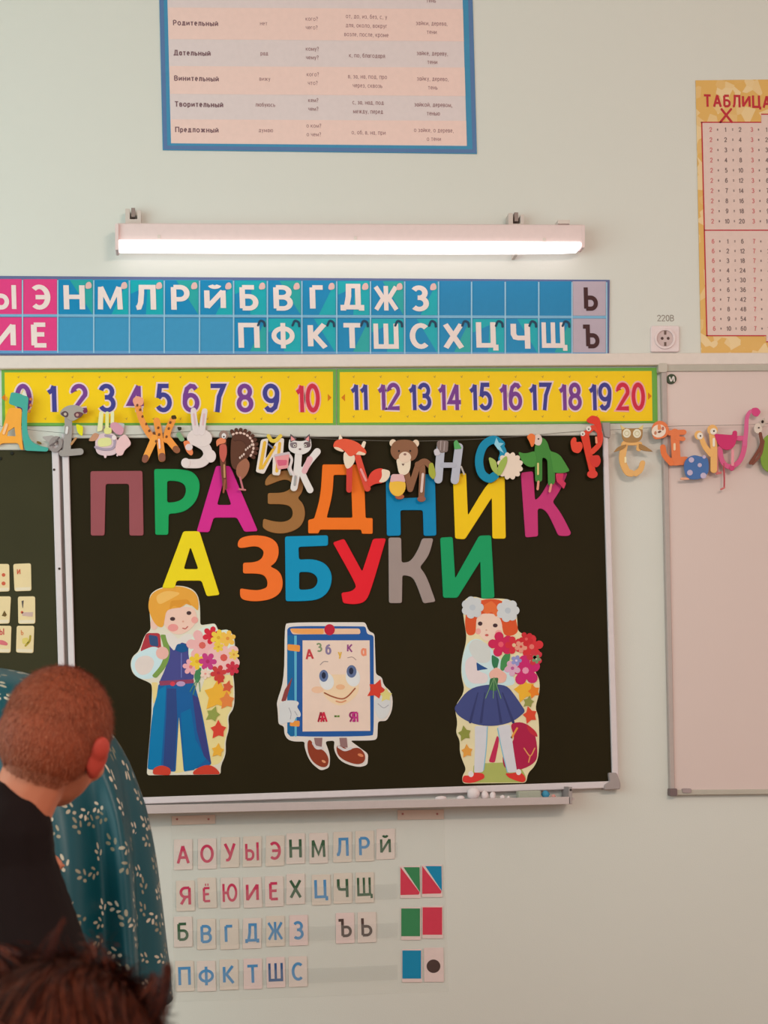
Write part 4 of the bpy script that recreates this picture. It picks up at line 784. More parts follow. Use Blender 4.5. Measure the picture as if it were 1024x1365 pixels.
A('monkey_letter', 'orange monkey letter with a round swirled face beside the owl', [
    ('letter_body', MO, st([(900, 577), (901, 597), (902, 615)], 11.5)), ('top_arm', MO, st([(893, 577), (912, 576)], 7), 0), ('middle_arm', MO, st([(902, 584), (911, 585)], 6), 1), ('lower_arm', MO, st([(898, 615), (914, 614)], 11), 0), ('tail', (232, 120, 70), st([(884, 596), (886, 606), (895, 617)], 7.5, 8), 1),
    ('head', MO, rnd([(868, 572), (872, 563), (881, 560), (890, 565), (893, 575), (888, 583), (880, 585), (872, 586)], 5), 2), ('face', (238, 216, 200), e(878.5, 574.5, 9.6, 8.6, -20), 3), ('brow', (234, 140, 90), rnd([(877, 566), (881, 566), (882, 573), (877, 573)], 1.5), 4), ('nose', (120, 80, 66), e(879.5, 575.5, 2.4, 1.4, -20), 5), ('eye', (190, 110, 90), e(884, 571, 1.6, 2.6), 5), ('eye', (200, 130, 100), e(874, 577, 1.6, 2.4), 5), ('clothes_peg', (242, 206, 170), st([(899.5, 592), (899.5, 599)], 3), 3)], d=.03)
SN = (236, 178, 110)
sn = [('letter_body', SN, st([(950, 576), (952, 600), (952, 626)], 9, 9)), ('left_neck', SN, st([(935, 583), (940, 595), (948, 605)], 6.5, 8), 1), ('eye_stalk', SN, e(931.5, 580, 5.5, 6), 1), ('eye_stalk', SN, e(950, 573, 7, 7), 1), ('eye', (236, 222, 210), e(933.5, 581, 4, 4.6), 3), ('eye', (236, 222, 210), e(951.5, 575, 4.4, 4.4), 3), ('pupil', (60, 44, 40), e(934, 581, 1.1), 4), ('pupil', (60, 44, 40), e(952, 574.5, 1.2), 4),
      ('shell', (76, 112, 170), rnd([(911, 620), (916, 610), (926, 606), (935, 609), (944, 609), (946, 628), (940, 636), (926, 640), (915, 637)], 7), 2), ('foot', (236, 170, 140), st([(909, 638), (918, 638)], 3), 0), ('clothes_peg', (238, 226, 210), st([(952, 585), (952, 594)], 3), 3)]
for x, y, r in ((922, 613, 3.6), (933, 620, 2.8), (920, 630, 3.8), (938, 634, 4), (939, 609, 2.4)): sn.append(('shell_dot', (196, 178, 204), e(x, y, r), 4))
A('snail_letter', 'orange snail letter with a blue dotted shell on the whiteboard', sn)
FP = (214, 92, 136)
A('flamingo_letter', 'pink flamingo letter with a long curved neck on the whiteboard', [
    ('letter_body', FP, st([(960, 598), (963, 614), (972, 622), (984, 617), (991, 604), (993, 586), (984, 584)], 6.5)), ('neck', (216, 100, 146), st([(993, 592), (995, 575), (996, 558), (1000, 549), (1007, 548)], 6, 4.5), 1), ('head', (212, 72, 128), rnd([(1002, 544), (1010, 543), (1015, 549), (1010, 556), (1003, 553)], 3), 2),
    ('wing_body', (206, 52, 108), rnd([(952, 578), (977, 580), (977, 574), (983, 574), (983, 584), (979, 597), (968, 601), (958, 594)], 3), 3), ('leg', (190, 84, 92), st([(965, 618), (966, 634), (966, 650)], 1.8), 0), ('foot', (206, 110, 110), st([(962, 652), (966, 650)], 2.4), 0), ('leg', (200, 110, 110), st([(957, 596), (957, 630)], 1.8), 0), ('foot', (206, 110, 110), st([(956, 631), (961, 630)], 3), 0), ('clothes_peg', (232, 150, 160), st([(977, 600), (977, 620)], 3.6), 4), ('knee', (206, 70, 120), e(976, 624, 3.4), 5)])
A('turtle_letter', 'green animal letter with crossed brown sticks at the right photo edge', [
    ('letter_body', (128, 156, 62), rnd([(1014, 590), (1024, 578), (1040, 576), (1048, 600), (1044, 625), (1028, 632), (1014, 622)], 8)), ('head', (222, 202, 190), e(1011, 571, 5.5, 7), 0), ('beak', (200, 180, 170), rnd([(1012, 562), (1020, 556), (1021, 566), (1015, 570)], 2), 0), ('eye', (50, 36, 34), e(1017, 562, 1.6, 2), 4), ('eye', (60, 42, 40), e(1012, 570, 1), 4),
    ('brown_stick', (124, 70, 56), st([(1014, 578), (1015, 594), (1001, 617)], 4.5), 2), ('brown_stick', (130, 76, 62), st([(1018, 588), (1014, 606), (1004, 618)], 3.6), 1)])
# thin transparent line the letters hang on
pts = [(-60, 560), (60, 575), (160, 580), (290, 574), (400, 583), (540, 588), (660, 584), (770, 575), (842, 572), (900, 568), (1000, 566), (1080, 560)]
g = G(); g.tube([W(x, y, .035) for x, y in [tuple(p) for p in smoothline(pts, 6)]], .0006, 5)
tag(g.make('garland_string', mat((120, 112, 104), .4)), 'thin string on which the animal letters hang across the boards', 'string')

# ------------------------------------------------------------------ paper figures on the board
def figure(name, label, parts, d=.0205, th=.0016):
    allp = parts[0][2] if isinstance(parts[0][2][0][0], (int, float)) else parts[0][2][0]
    c = W(sum(p[0] for p in allp) / len(allp), max(p[1] for p in allp), d)
    t = empty(name, (c.x, -d, c.z), label, 'paper figure', 'paper cut-out figures on the chalkboard')
    for k, pt in enumerate(parts):
        lv = pt[3] if len(pt) > 3 else k
        top = d + th + .0001 * lv + .00002 * k
        cut(pt[0], pt[2], mat(pt[1], .45, .05, 30), d, top - d, t, ch=0.0003 if k == 0 else 0, back=d if k == 0 else d + th - .0002)
    return t
def flower(x, y, r, rgb, lv, cen=(226, 110, 90), n=6, rot=0, nm='flower', q=.55):
    if q == .55: r *= 1.22 if r < 15 else 1.08
    out = []
    pts = []
    for k in range(n * 8):
        a = rot + k * 2 * math.pi / (n * 8); rr = r * (q + (1 - q) * abs(math.cos(a * n / 2 - rot * n / 2)) ** .7)
        pts.append((x + rr * math.cos(a), y + rr * math.sin(a)))
    return [(nm, rgb, pts, lv), ('flower_centre', cen, e(x, y, r * .22, None, 0, 8), lv + 1)]
def maple(x, y, r, rgb, lv, rot=0):
    r *= 1.3
    pts = []
    for k in range(10):
        a = math.radians(rot - 90 + k * 36); rr = r * (1, .82, .8)[k % 3 if k % 2 == 0 else 0] if k % 2 == 0 else r * .52
        pts.append((x + rr * math.cos(a), y + rr * math.sin(a)))
    return [('maple_leaf', rgb, pts, lv)]
Z = Zf(160, 770, .2051)
CRE = (236, 214, 150)
b = [('backing', (226, 214, 196), rnd(Z((185, 140), (210, 90), (290, 55), (400, 50), (480, 75), (520, 140), (522, 310), (620, 296), (640, 345), (700, 335), (745, 380), (748, 470), (766, 520), (765, 600), (735, 625), (745, 700), (745, 850), (700, 900), (712, 980), (685, 1060), (690, 1150), (655, 1220), (655, 1280), (175, 1285), (175, 1245), (205, 900), (205, 820), (210, 700), (190, 680), (90, 640), (65, 570), (80, 510), (125, 480), (160, 370), (200, 340), (195, 250)), 4)),
     ('cream_ground', CRE, rnd(Z((555, 640), (730, 630), (738, 700), (735, 845), (692, 900), (705, 980), (678, 1060), (680, 1150), (650, 1210), (600, 1220), (380, 1270), (350, 1270), (360, 900), (520, 760)), 3), 1), ('cream_ground', (234, 206, 140), rnd(Z((205, 680), (245, 680), (240, 800), (215, 820)), 2), 1),
     ('satchel', (176, 52, 62), rnd(Z((130, 480), (170, 360), (260, 360), (270, 480), (200, 500)), 4), 2), ('satchel_front', (52, 76, 120), rnd(Z((185, 370), (245, 380), (250, 450), (195, 440)), 3), 3),
     ('sleeve', (204, 222, 228), rnd(Z((68, 580), (85, 510), (150, 470), (230, 440), (290, 490), (260, 620), (200, 662), (110, 655)), 8), 4), ('sleeve_light', (226, 206, 200), rnd(Z((90, 580), (110, 520), (180, 500), (230, 540), (200, 620), (130, 640)), 8), 5),
     ('strap', (124, 152, 74), [rnd(Z((260, 370), (300, 370), (330, 470), (310, 570), (235, 655), (205, 640), (275, 560), (290, 470)), 3)][0], 6), ('hand', (234, 176, 166), e(*Z((275, 490))[0], 8.5, 8.5), 7),
     ('vest', (72, 72, 138), rnd(Z((320, 430), (380, 400), (450, 440), (475, 520), (480, 660), (250, 690), (310, 560)), 3), 5), ('vest_seam', (110, 116, 180), rect(*Z((396, 490))[0], *Z((402, 650))[0]), 6),
     ('trousers', (22, 92, 156), rnd(Z((250, 690), (480, 680), (530, 850), (595, 1215), (415, 1262), (383, 900), (362, 1262), (178, 1245), (205, 900), (235, 800)), 3), 6), ('trouser_fold', (0, 118, 172), Z((250, 730), (300, 700), (290, 900), (265, 1250), (182, 1240), (215, 850)), 7), ('trouser_fold', (46, 68, 128), Z((305, 720), (365, 720), (372, 900), (355, 1250), (280, 1240), (300, 900)), 7), ('trouser_fold', (0, 108, 164), Z((395, 880), (460, 850), (490, 1050), (560, 1180), (480, 1250), (420, 1260)), 7), ('trouser_fold', (58, 62, 126), Z((470, 760), (510, 780), (540, 950), (592, 1210), (545, 1160), (500, 1000)), 7),
     ('belt', (146, 62, 92), Z((255, 672), (478, 660), (480, 685), (260, 702)), 8), ('buckle', (190, 150, 190), e(*Z((395, 690))[0], 6, 3.4), 9), ('buckle', (214, 60, 80), e(*Z((342, 690))[0], 3.4, 3), 9),
     ('face', (240, 196, 180), rnd(Z((278, 230), (320, 190), (480, 190), (505, 260), (480, 320), (400, 375), (330, 360), (285, 310)), 9), 6), ('ear', (236, 190, 176), e(*Z((222, 300))[0], 5, 8), 5), ('collar', (228, 214, 208), rnd(Z((295, 370), (330, 355), (380, 400), (430, 360), (470, 370), (460, 440), (400, 420), (350, 475), (310, 430)), 2), 7), ('bow_tie', (16, 84, 140), rnd(Z((355, 470), (372, 430), (425, 430), (445, 475), (400, 490)), 3), 8),
     ('hair', (232, 160, 60), rnd(Z((182, 170), (200, 110), (250, 75), (340, 52), (430, 62), (495, 100), (512, 160), (508, 220), (490, 200), (440, 160), (400, 195), (340, 200), (300, 215), (280, 330), (230, 310), (190, 230)), 6), 8), ('hair_light', (240, 182, 96), rnd(Z((230, 120), (300, 80), (400, 100), (330, 140), (250, 180)), 6), 9), ('hair_fringe', (222, 146, 46), rnd(Z((330, 150), (440, 140), (470, 185), (420, 165), (390, 200), (350, 180), (320, 210)), 3), 9),
     ('eye', (74, 50, 52), e(*Z((342, 268))[0], 3.4, 2.6), 9), ('eye', (74, 50, 52), e(*Z((448, 230))[0], 3.2, 2.6), 9), ('cheek', (236, 150, 146), e(*Z((345, 325))[0], 7, 5), 7), ('cheek', (236, 160, 152), e(*Z((485, 275))[0], 4.5, 4.5), 7), ('mouth', (196, 84, 78), st(Z((408, 328), (425, 332), (440, 318)), 1.3), 9), ('nose', (224, 160, 140), e(*Z((410, 285))[0], 1.4, 1.2), 9),
     ('shoe', (206, 62, 44), rnd(Z((212, 1280), (215, 1240), (270, 1215), (330, 1240), (328, 1285)), 4), 9), ('shoe', (206, 62, 44), rnd(Z((470, 1280), (480, 1250), (560, 1212), (620, 1230), (655, 1278)), 4), 9),
     ('bouquet_leaf', (70, 130, 84), rnd(Z((490, 600), (530, 580), (525, 660), (500, 690), (480, 650)), 3), 9), ('stem', (88, 140, 90), st(Z((505, 660), (475, 760)), 1, curve=False), 10), ('stem', (88, 140, 90), st(Z((500, 660), (455, 740)), 1, curve=False), 10), ('stem', (104, 150, 96), st(Z((515, 680), (520, 740)), 1, curve=False), 10),
     ('bouquet_wrap', (222, 226, 214), rnd(Z((505, 330), (615, 300), (640, 345), (700, 335), (742, 380), (745, 470), (760, 520), (758, 590), (600, 620), (520, 640), (450, 560), (440, 430)), 4), 8)]
for x, y, r, c_, cc in ((535, 440, 20, (238, 176, 176), (220, 100, 90)), (675, 520, 21, (240, 186, 184), (220, 90, 80)), (595, 375, 10, (214, 40, 60), (200, 30, 50)), (460, 580, 9, (238, 168, 176), (226, 120, 120)), (500, 545, 9, (240, 196, 60), (230, 170, 40)), (570, 545, 10, (200, 60, 130), (180, 40, 100)), (640, 390, 9, (240, 200, 70), (220, 170, 50)), (700, 395, 9, (242, 186, 80), (226, 140, 60)), (730, 590, 8, (206, 48, 70), (190, 40, 60)), (640, 620, 9, (206, 60, 60), (190, 40, 60)), (740, 500, 6, (238, 196, 90), (220, 150, 60)), (640, 450, 6, (238, 200, 70), (220, 170, 50)), (555, 625, 6, (240, 206, 190), (230, 150, 140))):
    b += flower(*Z((x, y))[0], r, c_, 10, cc, rot=random.random())
for x, y, r, c_ in ((635, 765, 18, (240, 176, 56)), (695, 800, 10, (230, 130, 66)), (700, 710, 7, (214, 90, 60)), (605, 890, 9, (150, 156, 76)), (640, 990, 10.5, (220, 66, 50)), (635, 1125, 8, (240, 176, 60)), (650, 660, 6, (206, 60, 50))): b += maple(*Z((x, y))[0], r, c_, 9, random.uniform(-20, 20))
figure('schoolboy_cutout', 'paper cut-out of a blond schoolboy in blue holding flowers', b)

Z = Zf(590, 780, .2051)
b = [('backing', (232, 216, 176), rnd(Z((128, 140), (150, 85), (210, 72), (260, 90), (370, 85), (450, 95), (482, 150), (490, 300), (560, 335), (615, 380), (630, 500), (600, 560), (632, 610), (632, 700), (600, 800), (628, 850), (630, 1100), (600, 1180), (555, 1220), (545, 1285), (130, 1290), (128, 1240), (155, 1200), (110, 1090), (115, 1010), (85, 960), (100, 890), (75, 790), (150, 690), (120, 590), (125, 480), (160, 350), (145, 260)), 5)),
     ('grass', (176, 180, 100), rnd(Z((200, 1160), (480, 1150), (540, 1230), (545, 1282), (140, 1285), (200, 1230)), 6), 1),
     ('hair', (220, 84, 40), rnd(Z((145, 230), (160, 150), (250, 92), (370, 88), (460, 150), (495, 300), (460, 330), (400, 330), (380, 230), (330, 190), (290, 180), (220, 215), (215, 320), (170, 330), (150, 300)), 6), 3), ('hair_fringe', (232, 110, 56), rnd(Z((250, 140), (320, 100), (375, 160), (350, 210), (320, 170), (290, 190), (262, 170)), 3), 6),
     ('face', (240, 206, 190), rnd(Z((215, 215), (260, 180), (360, 190), (390, 250), (385, 310), (330, 350), (285, 370), (230, 320)), 8), 4), ('eye', (70, 44, 50), e(*Z((245, 250))[0], 3, 2.8), 6), ('eye', (70, 44, 50), e(*Z((343, 262))[0], 3.2, 2.6), 6), ('cheek', (238, 168, 160), e(*Z((232, 300))[0], 3.6, 4), 5), ('cheek', (238, 168, 160), e(*Z((365, 310))[0], 4.6, 4), 5), ('mouth', (206, 96, 92), e(*Z((288, 325))[0], 2.4, 1.6), 6), ('nose', (226, 170, 150), e(*Z((285, 292))[0], 1.3, 1), 6),
     ('blouse', (206, 226, 230), rnd(Z((160, 370), (230, 340), (330, 420), (470, 600), (470, 650), (160, 675), (122, 590), (128, 470)), 8), 3), ('sleeve', (230, 212, 214), rnd(Z((150, 480), (220, 450), (230, 560), (300, 580), (290, 640), (180, 640), (145, 570)), 7), 5),
     ('lace_collar', (212, 212, 210), rnd(Z((165, 400), (200, 350), (270, 365), (315, 410), (310, 500), (240, 510), (190, 460)), 6), 6), ('ribbon', (36, 78, 140), rnd(Z((220, 500), (250, 520), (298, 545), (250, 550), (225, 558)), 2), 7),
     ('skirt', (66, 74, 130), rnd(Z((165, 675), (280, 645), (410, 645), (460, 700), (540, 820), (460, 890), (330, 920), (200, 905), (100, 850), (75, 800)), 4), 7)]
for x0, x1 in ((230, 180), (275, 250), (350, 380), (390, 460)): b.append(('pleat', (52, 58, 108), st(Z((x0, 700), (x1, 890)), 1.6, 3.6, False), 8))
b += [('leg', (216, 212, 220), rnd(Z((210, 915), (290, 915), (285, 1060), (265, 1215), (205, 1220), (212, 1050)), 3), 5), ('leg', (216, 212, 220), rnd(Z((360, 915), (440, 905), (460, 1060), (485, 1215), (425, 1220), (385, 1060)), 3), 5), ('stocking_edge', (130, 190, 216), st(Z((292, 920), (284, 1060), (268, 1200)), 1.2), 6), ('stocking_edge', (130, 190, 216), st(Z((358, 930), (384, 1060), (422, 1215)), 1.2), 6),
      ('shoe', (222, 56, 50), rnd(Z((128, 1280), (135, 1235), (180, 1240), (205, 1215), (270, 1225), (275, 1255), (190, 1290)), 4), 7), ('shoe', (222, 56, 50), rnd(Z((405, 1220), (440, 1225), (490, 1215), (525, 1225), (545, 1265), (525, 1285), (430, 1255)), 4), 7), ('sock', (232, 222, 222), e(*Z((185, 1228))[0], 3.6, 4), 8), ('sock', (232, 222, 222), e(*Z((495, 1215))[0], 3.4, 4), 8),
      ('satchel', (176, 30, 72), rnd(Z((440, 900), (520, 885), (600, 940), (622, 1100), (600, 1160), (490, 1210), (400, 1190), (385, 1100), (470, 1000)), 6), 2), ('satchel_strap', (196, 44, 84), rnd(Z((300, 1150), (355, 975), (372, 1000), (340, 1155)), 3), 2), ('satchel_flap', (196, 44, 60), rnd(Z((545, 900), (610, 950), (620, 990), (560, 960)), 3), 3), ('satchel_trim', (230, 150, 70), st(Z((485, 930), (450, 990)), 2.6), 3), ('satchel_ornament', (226, 150, 90), st(Z((530, 1060), (570, 1110), (600, 1060)), 1.6), 3), ('satchel_ornament', (226, 150, 90), st(Z((570, 1110), (560, 1150)), 1.6), 3),
      ('bow_left', (206, 206, 210), [p for p in flower(*Z((195, 145))[0], 15, (0, 0, 0), 0, n=7, q=.82)][0][2], 8), ('bow_right', (210, 210, 214), [p for p in flower(*Z((425, 165))[0], 15.5, (0, 0, 0), 0, n=7, q=.82)][0][2], 8), ('bow_centre', (190, 194, 204), e(*Z((195, 145))[0], 4), 9), ('bow_centre', (190, 194, 204), e(*Z((425, 165))[0], 4), 9),
      ('bouquet_leaf', (50, 120, 80), rnd(Z((320, 450), (370, 480), (350, 560), (320, 520)), 3), 8), ('bouquet_leaf', (70, 140, 80), rnd(Z((380, 470), (440, 420), (440, 490), (395, 560), (375, 550)), 3), 8), ('hand', (238, 180, 166), rnd(Z((300, 570), (350, 530), (420, 580), (410, 630), (360, 640), (310, 610)), 4), 9),
      ('stem_bunch', (60, 110, 70), rnd(Z((310, 605), (365, 600), (350, 690), (300, 680)), 3), 9)]
for x in (280, 330, 380): b.append(('stem', (120, 160, 110), st(Z((335, 600), (x, 735)), .9, curve=False), 10))
for x, y, r, c_, cc in ((380, 385, 14, (208, 34, 86), (236, 90, 110)), (465, 390, 10, (214, 44, 60), (230, 190, 150)), (580, 400, 13, (216, 48, 56), (230, 120, 110)), (540, 555, 19, (206, 36, 110), (234, 150, 180)), (510, 400, 7, (230, 150, 130), (216, 60, 60)), (455, 540, 9, (220, 170, 196), (190, 90, 150)), (600, 470, 9, (208, 50, 66), (224, 110, 100)), (480, 490, 6, (150, 150, 206), (230, 200, 220)), (545, 350, 8, (206, 40, 50), (226, 90, 90)), (610, 480, 5, (120, 150, 110), (180, 190, 160))):
    b += flower(*Z((x, y))[0], r, c_, 9, cc, n=5, rot=random.random())
for x, y, r, c_ in ((535, 680, 14, (240, 178, 52)), (595, 690, 8, (236, 130, 40)), (560, 760, 7, (150, 150, 80)), (570, 845, 9.5, (224, 74, 48)), (145, 965, 8.5, (144, 146, 66)), (160, 1080, 7.5, (230, 158, 70))): b += maple(*Z((x, y))[0], r, c_, 5, random.uniform(-20, 20))
figure('schoolgirl_cutout', 'paper cut-out of a red-haired schoolgirl with white bows and flowers', b)

Z = Zf(350, 810, .18555)
b = [('backing', (228, 214, 208), rnd(Z((158, 125), (185, 105), (740, 105), (762, 170), (805, 185), (815, 480), (860, 500), (870, 560), (935, 610), (935, 740), (890, 815), (830, 815), (825, 940), (800, 955), (630, 955), (760, 1050), (755, 1130), (690, 1150), (560, 1110), (510, 1020), (520, 955), (450, 960), (488, 1060), (480, 1150), (420, 1172), (340, 1110), (300, 1000), (305, 962), (200, 962), (158, 920), (155, 850), (115, 840), (108, 720), (100, 680), (158, 520)), 4)),
     ('book_cover', (32, 86, 158), rnd(Z((178, 150), (215, 130), (740, 135), (752, 190), (798, 200), (802, 905), (785, 925), (200, 928), (176, 900)), 3), 1), ('page_block', (236, 190, 160), rnd(Z((195, 150), (700, 150), (705, 190), (215, 192)), 3), 2), ('page_edge', (240, 160, 90), rnd(Z((195, 150), (440, 150), (440, 190), (225, 190)), 3), 3), ('spine', (20, 104, 160), Z((178, 200), (225, 200), (225, 925), (200, 925), (178, 900)), 2), ('spine_line', (96, 176, 206), Z((228, 200), (246, 200), (246, 926), (230, 926)), 3),
     ('spine_band', (238, 150, 66), rnd(Z((180, 262), (270, 270), (268, 318), (180, 305)), 2), 4), ('spine_band', (238, 150, 66), rnd(Z((200, 812), (268, 812), (266, 855), (195, 850)), 2), 4), ('front_panel', (236, 206, 192), Z((288, 235), (770, 235), (775, 885), (288, 890)), 4), ('face_glow', (240, 206, 172), rnd(Z((400, 480), (680, 480), (700, 620), (560, 720), (430, 640)), 12), 5),
     ('top_bead', (196, 26, 56), e(*Z((482, 158))[0], 7, 7.4), 6), ('eyeball', (226, 222, 224), e(*Z((462, 530))[0], 9.5, 11.5, -12), 6), ('eyeball', (226, 222, 224), e(*Z((650, 500))[0], 9.5, 12.5, -10), 6), ('iris', (96, 112, 156), e(*Z((440, 490))[0], 6, 8), 7), ('iris', (96, 110, 150), e(*Z((640, 458))[0], 6.6, 8.4), 7), ('pupil', (36, 40, 66), e(*Z((440, 487))[0], 2.8, 4.4), 8), ('pupil', (36, 40, 66), e(*Z((637, 455))[0], 3, 4.6), 8),
     ('brow', (160, 140, 140), st(Z((415, 410), (440, 388), (470, 388)), 1), 7), ('brow', (170, 140, 136), st(Z((612, 360), (645, 355), (672, 375)), 1), 7), ('mouth', (162, 84, 56), st(Z((445, 612), (500, 638), (570, 655), (615, 635), (665, 580)), 1.8), 7), ('lower_lip', (222, 150, 112), st(Z((530, 672), (565, 680), (598, 668)), 2), 6), ('nose', (236, 180, 140), e(*Z((560, 570))[0], 6, 3.6), 6), ('cheek', (238, 190, 160), e(*Z((395, 590))[0], 8, 4.5), 6),
     ('arm', (142, 62, 62), Z((215, 500), (200, 560), (165, 680), (135, 670), (160, 590)), 4), ('glove', (216, 212, 214), rnd(Z((118, 690), (160, 665), (250, 668), (265, 690), (245, 710), (278, 760), (270, 790), (245, 780), (222, 830), (190, 820), (140, 840), (118, 830), (125, 740)), 4), 6), ('glove_crease', (170, 164, 172), st(Z((190, 720), (205, 760), (200, 800)), 1), 7), ('glove_crease', (170, 164, 172), st(Z((232, 745), (250, 775)), 1), 7), ('glove', (214, 210, 212), rnd(Z((805, 660), (840, 640), (890, 600), (925, 640), (920, 740), (880, 800), (835, 800), (805, 720)), 5), 6), ('glove_crease', (170, 164, 172), st(Z((830, 690), (870, 720), (905, 700)), 1), 7),
     ('shoe', (146, 58, 34), rnd(Z((322, 960), (345, 945), (380, 1010), (440, 1020), (478, 1080), (470, 1140), (425, 1150), (360, 1110), (325, 1040)), 6), 5), ('shoe', (146, 58, 34), rnd(Z((528, 1000), (550, 985), (620, 1020), (690, 1000), (740, 1050), (735, 1110), (680, 1130), (590, 1100), (540, 1060)), 6), 5), ('leg', (150, 112, 112), Z((370, 935), (430, 935), (425, 1000), (380, 990)), 6), ('leg', (150, 112, 112), Z((552, 935), (605, 935), (612, 1005), (560, 1000)), 6), ('sock', (216, 204, 206), st(Z((365, 975), (390, 1008), (430, 1008)), 3.4), 7), ('sock', (216, 204, 206), st(Z((548, 1000), (590, 1022), (635, 1010)), 3.4), 7), ('shoe_shine', (226, 150, 110), e(*Z((440, 1105))[0], 3, 1.6, 30), 6), ('shoe_shine', (220, 130, 90), e(*Z((705, 1060))[0], 4, 2, 20), 6)]
b += maple(*Z((820, 590))[0], 11.5, (214, 60, 44), 7, 20) + maple(*Z((888, 630))[0], 8, (222, 206, 130), 8, 0)
ft = figure('book_cutout', 'paper cut-out of a blue alphabet book with face, gloves and shoes', b)
for l, x, y, h, c_, tl in (('А', 337, 333, 14, (200, 62, 70), .05), ('З', 408, 285, 12, (130, 146, 110), .1), ('б', 473, 300, 14, (140, 120, 156), 0), ('у', 556, 330, 10, (226, 176, 76), 0), ('К', 628, 290, 11, (150, 70, 130), -.05), ('а', 727, 310, 14, (238, 140, 110), 0)):
    text('cover_letter', l, *Z((x, y))[0], h, mat(c_, .5), .0229, ft, key='b', wf=1.1, tilt=tl, th=.0003)
for l, x, y, c_ in (('А', 430, 785, (210, 40, 70)), ('-', 535, 768, (110, 140, 60)), ('Я', 655, 785, (196, 50, 130))):
    for k, dx in enumerate((-10, 10)): text('cover_letter', l, *Z((x + dx, y + (12 if l == '-' else 0)))[0], 14, mat(c_ if k else tuple(int(v * .8) for v in c_), .5), .0229 + .0002 * k, ft, key='b', wf=1.0, th=.0003)
# ------------------------------------------------------------------ people
def skinmat(rgb, red=(200, 90, 70)):
    m = mat(rgb, .5, .08, 25).copy(); m.node_tree.nodes['Principled BSDF'].inputs['Subsurface Weight'].default_value = .08
    m.node_tree.nodes['Principled BSDF'].inputs['Subsurface Radius'].default_value = (.01, .004, .002); return m
SKIN = skinmat((196, 118, 90)); EARM = skinmat((178, 66, 54))
def hand(g, wrist, dirv, palmn, s=1.0, curl=.5):
    """palm and five bent fingers"""
    d = Vector(dirv).normalized(); n = Vector(palmn).normalized(); sd = d.cross(n).normalized(); w_ = Vector(wrist)
    g.caps(w_ - d * .01 * s, w_ + d * .015 * s, .02 * s, .02 * s)
    for k in range(4): g.caps(w_ + d * .01 * s + sd * (k - 1.5) * .012 * s, w_ + d * .065 * s + sd * (k - 1.5) * .017 * s, .012 * s, .0115 * s)
    for k, L in enumerate((.058, .068, .063, .05)):
        p = w_ + d * .068 * s + sd * (k - 1.5) * .0175 * s; a = .2 + curl * .2
        for q, f in enumerate((.45, .32, .25)):
            dd = (d * math.cos(a) + n * math.sin(a)).normalized(); p2 = p + dd * L * f * s; g.caps(p, p2, (.0085 - q * .0008) * s, (.008 - q * .0008) * s); p = p2; a += curl * .5
    p = w_ + d * .02 * s - sd * .024 * s
    for q, L in enumerate((.035, .028, .022)):
        dd = (d * (.7 + .1 * q) - sd * (.65 - .2 * q) + n * .3).normalized(); p2 = p + dd * L * s; g.caps(p, p2, (.0115 - q * .001) * s, (.0105 - q * .001) * s); p = p2
def headgeo(g, c, R, s=1.0, neck=True):
    """c: centre of the cranium, R: rotation, face towards +y"""
    T = lambda x, y, z: c + R @ (Vector((x, y, z)) * s)
    g.ball(T(0, 0, 0), (.0735 * s, .092 * s, .086 * s), R); g.ball(T(0, -.012, -.012), (.070 * s, .082 * s, .08 * s), R); g.ball(T(0, .035, -.055), (.055 * s, .055 * s, .06 * s), R); g.ball(T(0, .055, -.09), (.032 * s, .03 * s, .026 * s), R)
    g.ball(T(0, .097, -.045), (.011 * s, .015 * s, .013 * s), R); g.caps(T(0, .09, -.015), T(0, .1, -.04), .007 * s, .009 * s)
    g.ball(T(0, .084, -.076), (.022 * s, .012 * s, .009 * s), R)
    for x in (-1, 1):
        g.ball(T(x * .032, .077, .0), (.02 * s, .012 * s, .008 * s), R); g.ball(T(x * .04, .06, -.045), (.022 * s, .026 * s, .022 * s), R)
    return T
def ears(name, T, R, m, parent, s=1.0):
    for x in (-1, 1):
        g = G(); Re = R @ Matrix.Rotation(x * math.radians(-22), 3, 'Z')
        g.ball(T(x * .074, -.004, -.03), (.008 * s, .02 * s, .031 * s), Re); g.ball(T(x * .078, -.01, -.018), (.008 * s, .017 * s, .018 * s), Re); g.ball(T(x * .072, .002, -.052), (.008 * s, .011 * s, .012 * s), Re)
        organic(name, g, m, parent, .0025, 3)
def eyes(T, R, parent, s=1.0, rgb=(70, 50, 34)):
    for x in (-1, 1):
        o = G().ball(T(x * .031, .079, -.012), .0125 * s).make('eye', mat((228, 220, 214), .2), parent, smooth=True)
        G().ball(T(x * .031, .0885, -.012), (.0055 * s, .003 * s, .0055 * s), R).make('iris', mat(rgb, .2), o, smooth=True)
